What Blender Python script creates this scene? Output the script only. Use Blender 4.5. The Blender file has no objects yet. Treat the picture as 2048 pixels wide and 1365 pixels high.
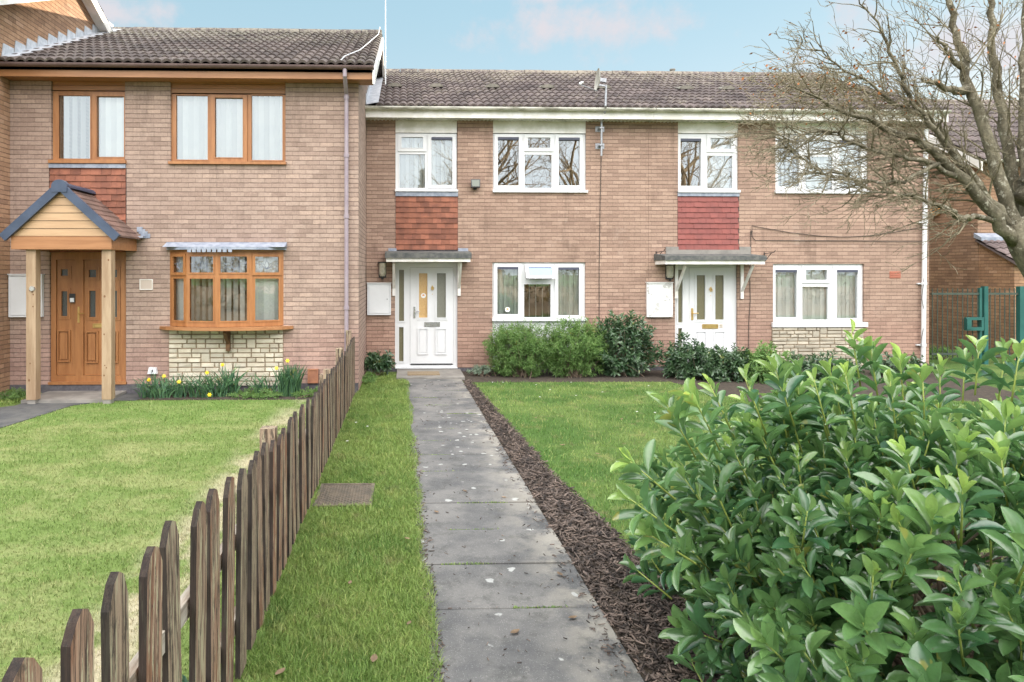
import bpy, math, random
import numpy as np
from mathutils import Vector, Matrix, noise as mnoise
PI = math.pi
random.seed(7); RS = np.random.RandomState(11)
scene = bpy.context.scene
COL = scene.collection
# ------------------------------------------------------------------ camera model (metres; +y towards the terrace)
TH = math.radians(1.8); F = 1350.0; P0 = 850.0; HY = 543.0; H = 2.0
ST, CT = math.sin(TH), math.cos(TH)
def pt(px, py, Y):
    a = (px - P0) / F; t = Y / (CT - a * ST)
    return t * (ST + a * CT), H - (py - HY) * t / F
def X_(px, Y): return pt(px, HY, Y)[0]
def gp(px, py, z=0.0):
    t = F * (H - z) / (py - HY); a = (px - P0) / F
    return t * (ST + a * CT), t * (CT - a * ST)
def at(px, py, D):
    a = (px - P0) / F
    return Vector((D * (ST + a * CT), D * (CT - a * ST), H - (py - HY) * D / F))
YM = 13.46; YL = 11.17
pm = lambda px, py: pt(px, py, YM)
pl = lambda px, py: pt(px, py, YL)
# ------------------------------------------------------------------ mesh builder
ROOT = {}
class MB:
    def __init__(s): s.v = []; s.f = []; s.c = []; s.m = []
    def face(s, pts, c=0.5, m=0):
        i = len(s.v); s.v += [tuple(p) for p in pts]; s.f.append(tuple(range(i, i + len(pts)))); s.c.append(c); s.m.append(m)
    def hexa(s, p, c=0.5, m=0):
        i = len(s.v); s.v += [tuple(q) for q in p]
        for f in ((0,3,2,1),(4,5,6,7),(0,1,5,4),(1,2,6,5),(2,3,7,6),(3,0,4,7)):
            s.f.append(tuple(i + k for k in f)); s.c.append(c); s.m.append(m)
    def box(s, x0, x1, y0, y1, z0, z1, c=0.5, m=0):
        x0, x1 = min(x0, x1), max(x0, x1); y0, y1 = min(y0, y1), max(y0, y1); z0, z1 = min(z0, z1), max(z0, z1)
        s.hexa([(x0,y0,z0),(x1,y0,z0),(x1,y1,z0),(x0,y1,z0),(x0,y0,z1),(x1,y0,z1),(x1,y1,z1),(x0,y1,z1)], c, m)
    def bar(s, a, b, w, h, up=(0,0,1), c=0.5, m=0):
        a = Vector(a); b = Vector(b); d = (b - a).normalized(); r = d.cross(Vector(up))
        if r.length < 1e-4: r = d.cross(Vector((0, 1, 0)))
        r.normalize(); u = r.cross(d); r = r * w / 2; u = u * h / 2
        s.hexa([a-r-u, a+r-u, a+r+u, a-r+u, b-r-u, b+r-u, b+r+u, b-r+u], c, m)
    def prism_x(s, poly, xa, xb, c=0.5, m=0):   # poly of (y, z)
        n = len(poly); i = len(s.v)
        s.v += [(xa, y, z) for y, z in poly] + [(xb, y, z) for y, z in poly]
        s.f.append(tuple(range(i, i + n))); s.f.append(tuple(reversed(range(i + n, i + 2 * n))))
        for k in range(n):
            j = (k + 1) % n; s.f.append((i + k, i + n + k, i + n + j, i + j))
        s.c += [c] * (n + 2); s.m += [m] * (n + 2)
    def prism_y(s, poly, ya, yb, c=0.5, m=0):   # poly of (x, z)
        n = len(poly); i = len(s.v)
        s.v += [(x, ya, z) for x, z in poly] + [(x, yb, z) for x, z in poly]
        s.f.append(tuple(range(i, i + n))); s.f.append(tuple(reversed(range(i + n, i + 2 * n))))
        for k in range(n):
            j = (k + 1) % n; s.f.append((i + k, i + n + k, i + n + j, i + j))
        s.c += [c] * (n + 2); s.m += [m] * (n + 2)
    def tube(s, pts, rad, n=6, c=0.5, m=0, cap=True):
        pts = [Vector(p) for p in pts]
        if not hasattr(rad, '__len__'): rad = [rad] * len(pts)
        i0 = len(s.v); ref = Vector((0.13, 0.21, 0.97))
        for k, p in enumerate(pts):
            d = (pts[min(k + 1, len(pts) - 1)] - pts[max(k - 1, 0)])
            if d.length < 1e-9: d = Vector((0, 0, 1))
            d.normalize(); a = d.cross(ref)
            if a.length < 0.05: a = d.cross(Vector((1, 0, 0)))
            a.normalize(); b = d.cross(a)
            for j in range(n):
                t = 2 * PI * j / n; s.v.append(tuple(p + (a * math.cos(t) + b * math.sin(t)) * rad[k]))
        for k in range(len(pts) - 1):
            for j in range(n):
                q = i0 + k * n; s.f.append((q + j, q + (j + 1) % n, q + n + (j + 1) % n, q + n + j)); s.c.append(c); s.m.append(m)
        if cap and n > 3:
            s.f.append(tuple(reversed(range(i0, i0 + n)))); s.f.append(tuple(range(i0 + (len(pts) - 1) * n, i0 + len(pts) * n))); s.c += [c, c]; s.m += [m, m]
    def holed(s, x0, x1, z0, z1, holes, yf, yb, c=0.5, m=0):
        xs = sorted({x0, x1} | {min(max(h[k], x0), x1) for h in holes for k in (0, 1)})
        zs = sorted({z0, z1} | {min(max(h[k], z0), z1) for h in holes for k in (2, 3)})
        nx, nz = len(xs) - 1, len(zs) - 1
        def solid(i, j):
            if i < 0 or j < 0 or i >= nx or j >= nz: return False
            cx = (xs[i] + xs[i+1]) / 2; cz = (zs[j] + zs[j+1]) / 2
            return not any(h[0] < cx < h[1] and h[2] < cz < h[3] for h in holes)
        for i in range(nx):
            for j in range(nz):
                if not solid(i, j): continue
                a, b, d, e = xs[i], xs[i+1], zs[j], zs[j+1]
                s.face([(a,yf,d),(b,yf,d),(b,yf,e),(a,yf,e)], c, m); s.face([(a,yb,d),(a,yb,e),(b,yb,e),(b,yb,d)], c, m)
                if not solid(i-1, j): s.face([(a,yf,d),(a,yf,e),(a,yb,e),(a,yb,d)], c, m)
                if not solid(i+1, j): s.face([(b,yf,d),(b,yb,d),(b,yb,e),(b,yf,e)], c, m)
                if not solid(i, j-1): s.face([(a,yf,d),(a,yb,d),(b,yb,d),(b,yf,d)], c, m)
                if not solid(i, j+1): s.face([(a,yf,e),(b,yf,e),(b,yb,e),(a,yb,e)], c, m)
    def build(s, name, mats, parent=None, smooth=False):
        me = bpy.data.meshes.new(name)
        loc = ROOT.get(parent.name, Vector((0,0,0))) if parent else Vector((0,0,0))
        me.from_pydata([(x - loc.x, y - loc.y, z - loc.z) for x, y, z in s.v], [], s.f)
        if not isinstance(mats, (list, tuple)): mats = [mats]
        for mt in mats: me.materials.append(mt)
        me.attributes.new('rnd', 'FLOAT', 'FACE').data.foreach_set('value', s.c)
        if len(mats) > 1: me.polygons.foreach_set('material_index', s.m)
        if smooth: me.polygons.foreach_set('use_smooth', [True] * len(s.f))
        me.update()
        o = bpy.data.objects.new(name, me); COL.objects.link(o)
        if parent: o.parent = parent
        ROOT[o.name] = loc
        return o
def np_mesh(name, V, faces_n, idx, mats, parent=None, smooth=False, attrs=None, mi=None):
    """V (n,3); idx flat loop indices with faces_n corners per face"""
    me = bpy.data.meshes.new(name)
    loc = ROOT.get(parent.name, Vector((0,0,0))) if parent else Vector((0,0,0))
    V = np.asarray(V, dtype=np.float32) - np.array(loc, dtype=np.float32)
    nf = len(idx) // faces_n
    me.vertices.add(len(V)); me.vertices.foreach_set('co', V.ravel())
    me.loops.add(len(idx)); me.loops.foreach_set('vertex_index', np.asarray(idx, dtype=np.int32))
    me.polygons.add(nf); me.polygons.foreach_set('loop_start', np.arange(nf, dtype=np.int32) * faces_n)
    me.polygons.foreach_set('loop_total', np.full(nf, faces_n, dtype=np.int32))
    if not isinstance(mats, (list, tuple)): mats = [mats]
    for mt in mats: me.materials.append(mt)
    if mi is not None: me.polygons.foreach_set('material_index', np.asarray(mi, dtype=np.int32))
    if smooth: me.polygons.foreach_set('use_smooth', np.ones(nf, dtype=bool))
    me.update(calc_edges=True)
    for k, a in (attrs or {}).items():
        me.attributes.new(k, 'FLOAT', 'FACE').data.foreach_set('value', np.asarray(a, dtype=np.float32))
    o = bpy.data.objects.new(name, me); COL.objects.link(o)
    if parent: o.parent = parent
    ROOT[o.name] = loc
    return o
def tag(o, label, cat=None, group=None, kind=None):
    if label: o['label'] = label
    if cat: o['category'] = cat
    if group: o['group'] = group
    if kind: o['kind'] = kind
    return o
def thing(name, label, cat, loc=(0,0,0), group=None):
    o = bpy.data.objects.new(name, None); COL.objects.link(o); o.location = loc; o.empty_display_size = 0.1
    ROOT[o.name] = Vector(loc)
    return tag(o, label, cat, group)
# ------------------------------------------------------------------ materials
class NT:
    def __init__(s, name):
        s.m = bpy.data.materials.new(name); s.m.use_nodes = True; s.t = s.m.node_tree; s.n = s.t.nodes; s.n.clear()
        s.out = s.n.new('ShaderNodeOutputMaterial')
    def new(s, ty, **kw):
        n = s.n.new(ty)
        for k, v in kw.items(): setattr(n, k, v)
        return n
    def link(s, a, b): s.t.links.new(a, b)
    def val(s, sock, v):
        if isinstance(v, bpy.types.NodeSocket): s.link(v, sock)
        elif isinstance(v, (tuple, list)) and len(v) == 3 and sock.type == 'RGBA': sock.default_value = (*v, 1)
        else: sock.default_value = v
    def math(s, op, a, b=0.0, c=None, clamp=False):
        n = s.new('ShaderNodeMath', operation=op); n.use_clamp = clamp
        s.val(n.inputs[0], a); s.val(n.inputs[1], b)
        if c is not None: s.val(n.inputs[2], c)
        return n.outputs[0]
    def mix(s, f, a, b, bt='MIX'):
        n = s.new('ShaderNodeMix', data_type='RGBA', blend_type=bt)
        s.val(n.inputs[0], f); s.val(n.inputs[6], a); s.val(n.inputs[7], b); return n.outputs[2]
    def ramp(s, f, a, b, x=0.0, y=1.0):
        n = s.new('ShaderNodeMapRange'); n.interpolation_type = 'SMOOTHSTEP'
        s.val(n.inputs[0], f); n.inputs[1].default_value = a; n.inputs[2].default_value = b; n.inputs[3].default_value = x; n.inputs[4].default_value = y
        return n.outputs[0]
    def pos(s, sc=None):
        g = s.new('ShaderNodeNewGeometry').outputs['Position']
        if sc:
            n = s.new('ShaderNodeVectorMath', operation='MULTIPLY'); s.link(g, n.inputs[0]); n.inputs[1].default_value = sc; return n.outputs[0]
        return g
    def noise(s, scale, detail=4, rough=0.6, vec=None, dist=0.0):
        n = s.new('ShaderNodeTexNoise'); n.inputs['Scale'].default_value = scale; n.inputs['Detail'].default_value = detail
        n.inputs['Roughness'].default_value = rough; n.inputs['Distortion'].default_value = dist
        s.link(vec if vec else s.pos(), n.inputs['Vector']); return n.outputs['Fac']
    def attr(s, name='rnd'):
        return s.new('ShaderNodeAttribute', attribute_name=name).outputs['Fac']
    def bright(s, col, f):
        n = s.new('ShaderNodeVectorMath', operation='SCALE'); s.val(n.inputs[0], col) if isinstance(col, bpy.types.NodeSocket) else None
        if not isinstance(col, bpy.types.NodeSocket): n.inputs[0].default_value = col
        s.val(n.inputs['Scale'], f); return n.outputs[0]
    def bsdf(s, col, rough=0.6, metal=0.0, spec=0.5, bump=None, bstr=0.3, bdist=0.01, **kw):
        b = s.new('ShaderNodeBsdfPrincipled'); s.val(b.inputs['Base Color'], col); s.val(b.inputs['Roughness'], rough)
        s.val(b.inputs['Metallic'], metal); b.inputs['Specular IOR Level'].default_value = spec
        for k, v in kw.items(): s.val(b.inputs[k.replace('_', ' ')], v)
        if bump is not None:
            n = s.new('ShaderNodeBump'); n.inputs['Strength'].default_value = bstr; n.inputs['Distance'].default_value = bdist
            s.link(bump, n.inputs['Height']); s.link(n.outputs[0], b.inputs['Normal'])
        return b
    def done(s, sh): s.link(sh.outputs[0] if hasattr(sh, 'outputs') else sh, s.out.inputs['Surface']); return s.m
def pmat(name, c1, c2=None, scale=4.0, rough=0.6, rnd=0.0, metal=0.0, spec=0.5, bs=None, bstr=0.2, stretch=None, lo=0.35, hi=0.65, detail=5):
    t = NT(name); v = t.pos(stretch) if stretch else t.pos()
    col = t.mix(t.ramp(t.noise(scale, detail, 0.65, v), lo, hi), c1, c2) if c2 else t.mix(0.0, c1, c1)
    if rnd: col = t.bright(col, t.math('MULTIPLY_ADD', t.attr(), 2 * rnd, 1 - rnd))
    bump = t.noise(bs, 4, 0.6, v) if bs else None
    return t.done(t.bsdf(col, rough, metal, spec, bump, bstr))

def brick_mat(name, c1, c2, mortar, tint=(1, 1, 1), tint2=(1, 1, 1), zt=2.2, rowh=0.075, bw=0.225):
    t = NT(name); sp = t.new('ShaderNodeSeparateXYZ'); t.link(t.pos(), sp.inputs[0])
    cb = t.new('ShaderNodeCombineXYZ'); t.link(t.math('ADD', sp.outputs[0], sp.outputs[1]), cb.inputs[0]); t.link(sp.outputs[2], cb.inputs[1])
    wob = t.noise(9.0, 2); cb2 = t.new('ShaderNodeVectorMath', operation='ADD'); t.link(cb.outputs[0], cb2.inputs[0])
    w = t.new('ShaderNodeCombineXYZ'); t.link(t.math('MULTIPLY_ADD', wob, 0.012, -0.006), w.inputs[0]); t.link(t.math('MULTIPLY_ADD', t.noise(14.0, 2), 0.012, -0.006), w.inputs[1]); t.link(w.outputs[0], cb2.inputs[1])
    b = t.new('ShaderNodeTexBrick'); t.link(cb2.outputs[0], b.inputs['Vector'])
    b.inputs['Color1'].default_value = (0, 0, 0, 1); b.inputs['Color2'].default_value = (1, 1, 1, 1); b.inputs['Mortar'].default_value = (0.5,) * 3 + (1,)
    b.inputs['Scale'].default_value = 1; b.inputs['Brick Width'].default_value = bw; b.inputs['Row Height'].default_value = rowh
    b.inputs['Mortar Size'].default_value = 0.0052; b.inputs['Mortar Smooth'].default_value = 0.25
    bc = t.new('ShaderNodeSeparateColor'); t.link(b.outputs['Color'], bc.inputs[0])
    col = t.mix(t.ramp(bc.outputs[0], 0.0, 1.0), c1, c2); col = t.mix(t.ramp(bc.outputs[0], 0.90, 0.95, 0, 0.2), col, (0.17, 0.115, 0.095)); col = t.mix(t.ramp(bc.outputs[0], 0.05, 0.10, 0.2, 0), col, (0.52, 0.36, 0.28))
    # a few paler and darker bricks, weather blotches
    col = t.bright(col, t.math('MULTIPLY_ADD', t.noise(0.9, 5, 0.6), 0.5, 0.75))
    col = t.bright(col, t.math('MULTIPLY_ADD', t.noise(26.0, 6, 0.9), 1.3, 0.35))
    big = t.ramp(t.noise(0.55, 3, 0.5), 0.4, 0.62)
    zz = t.ramp(t.math('ADD', sp.outputs[2], t.math('MULTIPLY', t.noise(0.8, 2), 1.4)), zt + 0.2, zt + 0.9)
    col = t.mix(1.0, col, t.mix(zz, tint2, tint), 'MULTIPLY')
    col = t.mix(t.math('MULTIPLY', big, 0.22), col, (0.27, 0.19, 0.15))
    sw = t.new('ShaderNodeSeparateXYZ'); t.link(cb2.outputs[0], sw.inputs[0])
    fr = t.math('FRACT', t.math('DIVIDE', sw.outputs[1], rowh)); dd = t.math('MINIMUM', fr, t.math('SUBTRACT', 1.0, fr))
    hl = t.math('MULTIPLY', t.ramp(dd, 0.04, 0.13, 1, 0), t.ramp(t.noise(5.0, 3), 0.3, 0.65, 0.45, 1.0))
    col = t.mix(t.math('MULTIPLY', b.outputs['Fac'], 0.42), col, mortar)
    col = t.mix(t.math('MULTIPLY', hl, 0.88), col, t.bright(mortar, 0.75))  # shadow of the recessed joints painted into the mortar colour
    st = t.ramp(t.noise(3.2, 5, 0.7, t.pos((1, 1, 0.16))), 0.52, 0.72)
    col = t.bright(col, t.math('MULTIPLY_ADD', st, -0.22, 1.0))
    wt = t.ramp(t.noise(1.7, 5, 0.7), 0.6, 0.74)
    col = t.mix(t.math('MULTIPLY', wt, 0.3), col, (0.50, 0.41, 0.35))
    hgt = t.math('SUBTRACT', t.math('MULTIPLY', t.noise(40, 4, 0.7), 0.5), b.outputs['Fac'])
    return t.done(t.bsdf(col, 0.88, 0, 0.25, hgt, 0.55, 0.012))

BR_C = (0.40, 0.285, 0.215)
M = {}
M['brick_a'] = brick_mat('brick buff pink', (0.385, 0.282, 0.236), (0.315, 0.224, 0.187), (0.16, 0.112, 0.09), (0.98, 1.0, 0.98), (1.07, 0.98, 0.98), 1.1)
M['brick_b'] = brick_mat('brick tan', (0.382, 0.264, 0.203), (0.308, 0.206, 0.158), (0.155, 0.105, 0.08), (1, 1, 1), (1.03, 0.95, 0.95), 1.2)
M['brick_c'] = brick_mat('brick brown', (0.36, 0.225, 0.14), (0.25, 0.15, 0.095), (0.12, 0.075, 0.05))
M['plinth'] = pmat('plinth brick', (0.075, 0.07, 0.08), (0.12, 0.11, 0.12), 12, 0.8, bs=60)
M['upvc'] = pmat('white upvc', (0.71, 0.715, 0.725), (0.66, 0.67, 0.68), 1.5, 0.32)
M['white_paint'] = pmat('white paint', (0.86, 0.835, 0.82), (0.68, 0.66, 0.60), 3.5, 0.55, bs=40, bstr=0.1)
M['dirty_white'] = pmat('dirty white gutter', (0.74, 0.72, 0.66), (0.30, 0.29, 0.24), 5.0, 0.5, stretch=(0.6, 1, 3), lo=0.42, hi=0.7)
M['oak'] = pmat('oak foil', (0.37, 0.165, 0.06), (0.29, 0.12, 0.042), 14, 0.42, stretch=(1, 1, 0.12), bs=60, bstr=0.08)
M['oak_h'] = pmat('oak foil across', (0.37, 0.175, 0.075), (0.29, 0.13, 0.052), 14, 0.42, stretch=(0.08, 1, 1), bs=60, bstr=0.08)
M['oak_pale'] = pmat('pale oak cladding', (0.46, 0.30, 0.165), (0.39, 0.245, 0.13), 14, 0.5, stretch=(0.08, 1, 1), bs=60, bstr=0.08)
M['brown_gutter'] = pmat('brown gutter', (0.115, 0.075, 0.075), (0.16, 0.11, 0.105), 3, 0.4)
M['mauve_pipe'] = pmat('faded brown pipe', (0.25, 0.20, 0.235), (0.31, 0.26, 0.29), 3, 0.45)
M['lead'] = pmat('lead', (0.19, 0.22, 0.28), (0.31, 0.34, 0.40), 9, 0.5, bs=25, bstr=0.3)
M['lead_pale'] = pmat('weathered flashing', (0.56, 0.58, 0.62), (0.40, 0.43, 0.47), 9, 0.5, bs=25, bstr=0.3)
M['slate_trim'] = pmat('blue grey verge', (0.035, 0.052, 0.09), (0.05, 0.07, 0.115), 5, 0.38)
M['felt'] = pmat('roofing felt', (0.06, 0.065, 0.065), (0.13, 0.13, 0.12), 9, 0.85, bs=50)
M['dark'] = pmat('dark plastic', (0.02, 0.022, 0.025), None, rough=0.4)
M['trickle'] = pmat('trickle vent grey', (0.07, 0.075, 0.11), None, rough=0.5)
M['brass'] = pmat('brass', (0.72, 0.50, 0.20), (0.6, 0.4, 0.16), 8, 0.3, metal=0.8)
M['chrome'] = pmat('chrome', (0.6, 0.6, 0.6), None, rough=0.25, metal=0.9)
M['galv'] = pmat('galvanised steel', (0.42, 0.43, 0.46), (0.30, 0.31, 0.33), 20, 0.45, metal=0.6)
M['wood_new'] = pmat('planed pine', (0.385, 0.28, 0.18), (0.27, 0.18, 0.105), 9, 0.65, stretch=(1, 1, 0.14), bs=50, bstr=0.25)
M['cable'] = pmat('black cable', (0.035, 0.03, 0.028), None, rough=0.6)
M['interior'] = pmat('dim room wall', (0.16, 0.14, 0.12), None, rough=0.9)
M['blind'] = pmat('blind fabric', (0.84, 0.84, 0.80), (0.76, 0.77, 0.75), 2, 0.8, rnd=0.3)
M['curtain'] = pmat('net curtain', (0.62, 0.64, 0.58), (0.45, 0.48, 0.43), 1.2, 0.9, stretch=(9, 1, 0.4), rnd=0.15)
M['coir'] = pmat('coir mat', (0.26, 0.20, 0.125), (0.20, 0.15, 0.09), 60, 0.95, bs=150, bstr=0.6)
M['plastic_white'] = pmat('white enamel', (0.76, 0.78, 0.80), (0.68, 0.70, 0.72), 1.2, 0.4)
M['peeling'] = pmat('peeling white paint', (0.78, 0.78, 0.77), (0.50, 0.49, 0.47), 7.5, 0.6, lo=0.55, hi=0.6, bs=20)
M['terracotta'] = pmat('terracotta vent', (0.36, 0.16, 0.085), (0.28, 0.12, 0.07), 10, 0.8)
M['green_metal'] = pmat('green painted steel', (0.012, 0.085, 0.075), (0.02, 0.11, 0.095), 3, 0.42)
M['rail_metal'] = pmat('dark green bars', (0.035, 0.055, 0.045), (0.06, 0.07, 0.05), 6, 0.5)
M['orange'] = pmat('faded orange', (0.70, 0.36, 0.14), (0.62, 0.27, 0.09), 14, 0.5)
M['rust'] = pmat('rusty cover', (0.15, 0.12, 0.088), (0.09, 0.077, 0.06), 14, 0.75, bs=60)
M['soil'] = pmat('soil', (0.025, 0.018, 0.013), (0.06, 0.045, 0.03), 14, 0.95, bs=30, bstr=0.8)
M['chip'] = pmat('bark chips', (0.055, 0.042, 0.036), (0.14, 0.105, 0.085), 9, 0.85, rnd=0.8)
M['bark_stem'] = pmat('woody stem', (0.22, 0.16, 0.11), (0.13, 0.10, 0.075), 20, 0.8, bs=60)
M['green_stem'] = pmat('green shoot', (0.30, 0.36, 0.08), (0.22, 0.28, 0.06), 8, 0.5)
M['petal'] = pmat('daffodil petal', (0.85, 0.62, 0.03), None, rough=0.5)
M['daisy'] = pmat('daisy petal', (0.8, 0.8, 0.78), None, rough=0.6)
M['deadleaf'] = pmat('dead leaf', (0.22, 0.15, 0.09), (0.13, 0.085, 0.05), 30, 0.8, rnd=0.3)
M['red_tile'] = pmat('clay hanging tile', (0.27, 0.102, 0.060), (0.18, 0.068, 0.043), 5, 0.8, rnd=0.28, bs=30)
M['red_paint'] = pmat('painted hanging tile', (0.235, 0.062, 0.05), (0.19, 0.05, 0.042), 5, 0.6, rnd=0.08, bs=30)
M['porch_tile'] = pmat('small brown tile', (0.17, 0.10, 0.08), (0.12, 0.075, 0.06), 3, 0.8, rnd=0.25, bs=30)
M['stone'] = pmat('cream stone', (0.56, 0.515, 0.42), (0.48, 0.425, 0.33), 5, 0.85, rnd=0.16, bs=35, bstr=0.7)
M['stone_b'] = pmat('buff stone', (0.46, 0.415, 0.33), (0.38, 0.335, 0.26), 5, 0.85, rnd=0.2, bs=35, bstr=0.8)
M['stone_mortar'] = pmat('stone mortar', (0.24, 0.17, 0.10), (0.2, 0.14, 0.09), 5, 0.9)

def fence_mat():
    t = NT('weathered picket'); v = t.pos((1, 1, 0.055))
    g = t.noise(75, 6, 0.8, t.pos((1, 1, 0.03))); g2 = t.noise(11, 4, 0.6, t.pos((1, 1, 0.2)))
    tone = t.attr('tone')
    col = t.mix(t.ramp(g, 0.40, 0.58), (0.055, 0.036, 0.028), t.mix(tone, (0.42, 0.32, 0.225), (0.36, 0.22, 0.15)))
    rd = t.math('MULTIPLY', t.ramp(g2, 0.46, 0.6), t.ramp(tone, 0.25, 0.6))
    col = t.mix(t.math('MULTIPLY', rd, 0.8), col, t.mix(g, (0.20, 0.085, 0.045), (0.24, 0.12, 0.07)))
    al = t.ramp(t.noise(42, 5, 0.75, t.pos((1, 1, 0.07))), 0.52, 0.60)
    col = t.mix(t.math('MULTIPLY', al, 0.8), col, (0.46, 0.42, 0.28))
    dk = t.ramp(t.noise(17, 6, 0.8, t.pos((1, 1, 0.25))), 0.54, 0.62)
    col = t.mix(t.math('MULTIPLY', dk, 0.75), col, (0.04, 0.032, 0.028))
    col = t.mix(t.math('MULTIPLY', t.ramp(t.attr(), 0.88, 0.92), 0.93), col, (0.016, 0.013, 0.012))
    col = t.bright(col, t.math('MULTIPLY_ADD', tone, 0.35, 0.85))
    return t.done(t.bsdf(col, 0.85, 0, 0.3, g, 0.8, 0.006))
M['picket'] = fence_mat()
M['rail'] = pmat('silvered rail', (0.42, 0.38, 0.32), (0.18, 0.13, 0.09), 14, 0.85, stretch=(1, 0.08, 1), bs=60, bstr=0.6)

def roof_mat(name, a, b, moss, mossamt=0.55):
    t = NT(name); v = t.pos()
    col = t.mix(t.ramp(t.noise(2.2, 5, 0.65), 0.35, 0.65), a, b)
    col = t.bright(col, t.math('MULTIPLY_ADD', t.attr(), 0.5, 0.75))
    col = t.bright(col, t.math('MULTIPLY_ADD', t.noise(38, 4, 0.7), 0.8, 0.6))
    sp = t.new('ShaderNodeSeparateXYZ'); t.link(t.pos(), sp.inputs[0])
    k = t.math('ADD', t.noise(16, 5, 0.75), t.math('MULTIPLY', t.noise(1.3, 3), 0.35))
    k = t.math('ADD', k, t.ramp(sp.outputs[2], 6.1, 7.3, 0.0, 0.12))
    col = t.mix(t.math('MULTIPLY', t.ramp(k, 0.72, 0.86), mossamt), col, moss)
    return t.done(t.bsdf(col, 0.85, 0, 0.3, t.noise(45, 4, 0.7), 0.4, 0.01))
M['roof_l'] = roof_mat('roof tile dark', (0.068, 0.055, 0.052), (0.112, 0.09, 0.082), (0.27, 0.255, 0.20), 0.6)
M['roof_m'] = roof_mat('roof tile mauve', (0.078, 0.062, 0.06), (0.125, 0.10, 0.094), (0.28, 0.25, 0.195), 0.75)
M['roof_r'] = roof_mat('roof tile brown', (0.11, 0.085, 0.085), (0.16, 0.125, 0.12), (0.30, 0.26, 0.20), 0.3)

def glass_mat(name, base=0.20, tint=(0.92, 0.95, 0.95)):
    t = NT(name); fr = t.new('ShaderNodeFresnel'); fr.inputs['IOR'].default_value = 1.5
    f = t.math('MULTIPLY_ADD', fr.outputs[0], 1.0, base, clamp=True)
    tr = t.new('ShaderNodeBsdfTransparent'); tr.inputs[0].default_value = (*tint, 1)
    gl = t.new('ShaderNodeBsdfGlossy'); gl.inputs['Roughness'].default_value = 0.0; gl.inputs[0].default_value = (1, 1, 1, 1)
    bp = t.new('ShaderNodeBump'); bp.inputs['Strength'].default_value = 0.02; bp.inputs['Distance'].default_value = 0.02
    t.link(t.noise(1.6, 2), bp.inputs['Height']); t.link(bp.outputs[0], gl.inputs['Normal'])
    mx = t.new('ShaderNodeMixShader'); t.link(f, mx.inputs[0]); t.link(tr.outputs[0], mx.inputs[1]); t.link(gl.outputs[0], mx.inputs[2])
    return t.done(mx)
M['glass'] = glass_mat('window glass', 0.16)
M['glass_hi'] = glass_mat('coated window glass', 0.40)
M['glass_mid'] = glass_mat('upper window glass', 0.30)
def obscure(name, a, b):
    t = NT(name); g = t.noise(60, 3, 0.6, t.pos((1, 1, 0.5)))
    return t.done(t.bsdf(t.mix(g, a, b), 0.22, 0, 0.8, g, 0.5, 0.006))
M['obs_warm_reflect'] = obscure('textured glass painted warm reflection', (0.42, 0.24, 0.08), (0.72, 0.50, 0.24))  # warm reflection of sunlit trees put into the pane colour
M['obs_grey'] = obscure('obscured grey glass', (0.15, 0.15, 0.12), (0.24, 0.24, 0.20))
M['obs_olive'] = obscure('obscured olive glass', (0.12, 0.11, 0.06), (0.20, 0.18, 0.11))
M['obs_dark'] = obscure('dark door glass', (0.03, 0.035, 0.035), (0.08, 0.09, 0.09))

def grass_col(t, kind):
    sp = t.new('ShaderNodeSeparateXYZ'); t.link(t.pos(), sp.inputs[0])
    if kind == 'mown':
        # mowing stripes roughly across, dry yellow patches
        w = t.math('SINE', t.math('MULTIPLY', t.math('ADD', sp.outputs[1], t.math('MULTIPLY', sp.outputs[0], -0.25)), 6.2))
        k = t.math('ADD', t.noise(1.6, 6, 0.75, t.pos((0.75, 1.1, 1))), t.math('MULTIPLY', w, 0.010))
        col = t.mix(t.ramp(k, 0.42, 0.62), (0.155, 0.225, 0.06), (0.25, 0.285, 0.11))
        band = t.ramp(t.math('ABSOLUTE', t.math('ADD', sp.outputs[0], 1.55)), 0.0, 0.4, 1.0, 0.0)
        k2 = t.math('MULTIPLY', band, t.ramp(t.noise(2.1, 4, 0.6), 0.40, 0.54))
        col = t.mix(k2, col, (0.46, 0.41, 0.28))
        far = t.ramp(sp.outputs[1], 8.2, 10.3)
        col = t.mix(t.math('MULTIPLY', far, 0.5), col, (0.13, 0.24, 0.05))
    else:
        k = t.noise(0.9, 5, 0.65)
        col = t.mix(t.ramp(k, 0.4, 0.62), (0.105, 0.20, 0.045), (0.19, 0.275, 0.075))
        k2 = t.ramp(t.noise(2.6, 4, 0.6), 0.56, 0.7)
        col = t.mix(t.math('MULTIPLY', k2, 0.55), col, (0.36, 0.36, 0.14))
        k3 = t.math('MULTIPLY', t.ramp(sp.outputs[0], 0.1, 0.6, 1, 0), t.ramp(t.noise(1.7, 5, 0.7), 0.35, 0.6, 0.35, 1.0))
        col = t.mix(t.math('MULTIPLY', k3, 0.6), col, (0.24, 0.33, 0.085))
        col = t.mix(t.math('MULTIPLY', t.ramp(t.noise(3.4, 6, 0.75), 0.55, 0.68), 0.6), col, (0.25, 0.22, 0.11)); col = t.mix(t.math('MULTIPLY', t.ramp(t.noise(5.1, 5, 0.7), 0.56, 0.68), 0.5), col, (0.06, 0.115, 0.03))
    return col
def ground_mat():
    t = NT('ground turf'); col = grass_col(t, 'rough')
    col = t.mix(t.ramp(t.noise(60, 4, 0.8), 0.35, 0.6), t.bright(col, 0.45), t.bright(col, 0.8))
    return t.done(t.bsdf(col, 0.95, 0, 0.2, t.noise(70, 3, 0.7), 0.9, 0.03))
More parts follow.
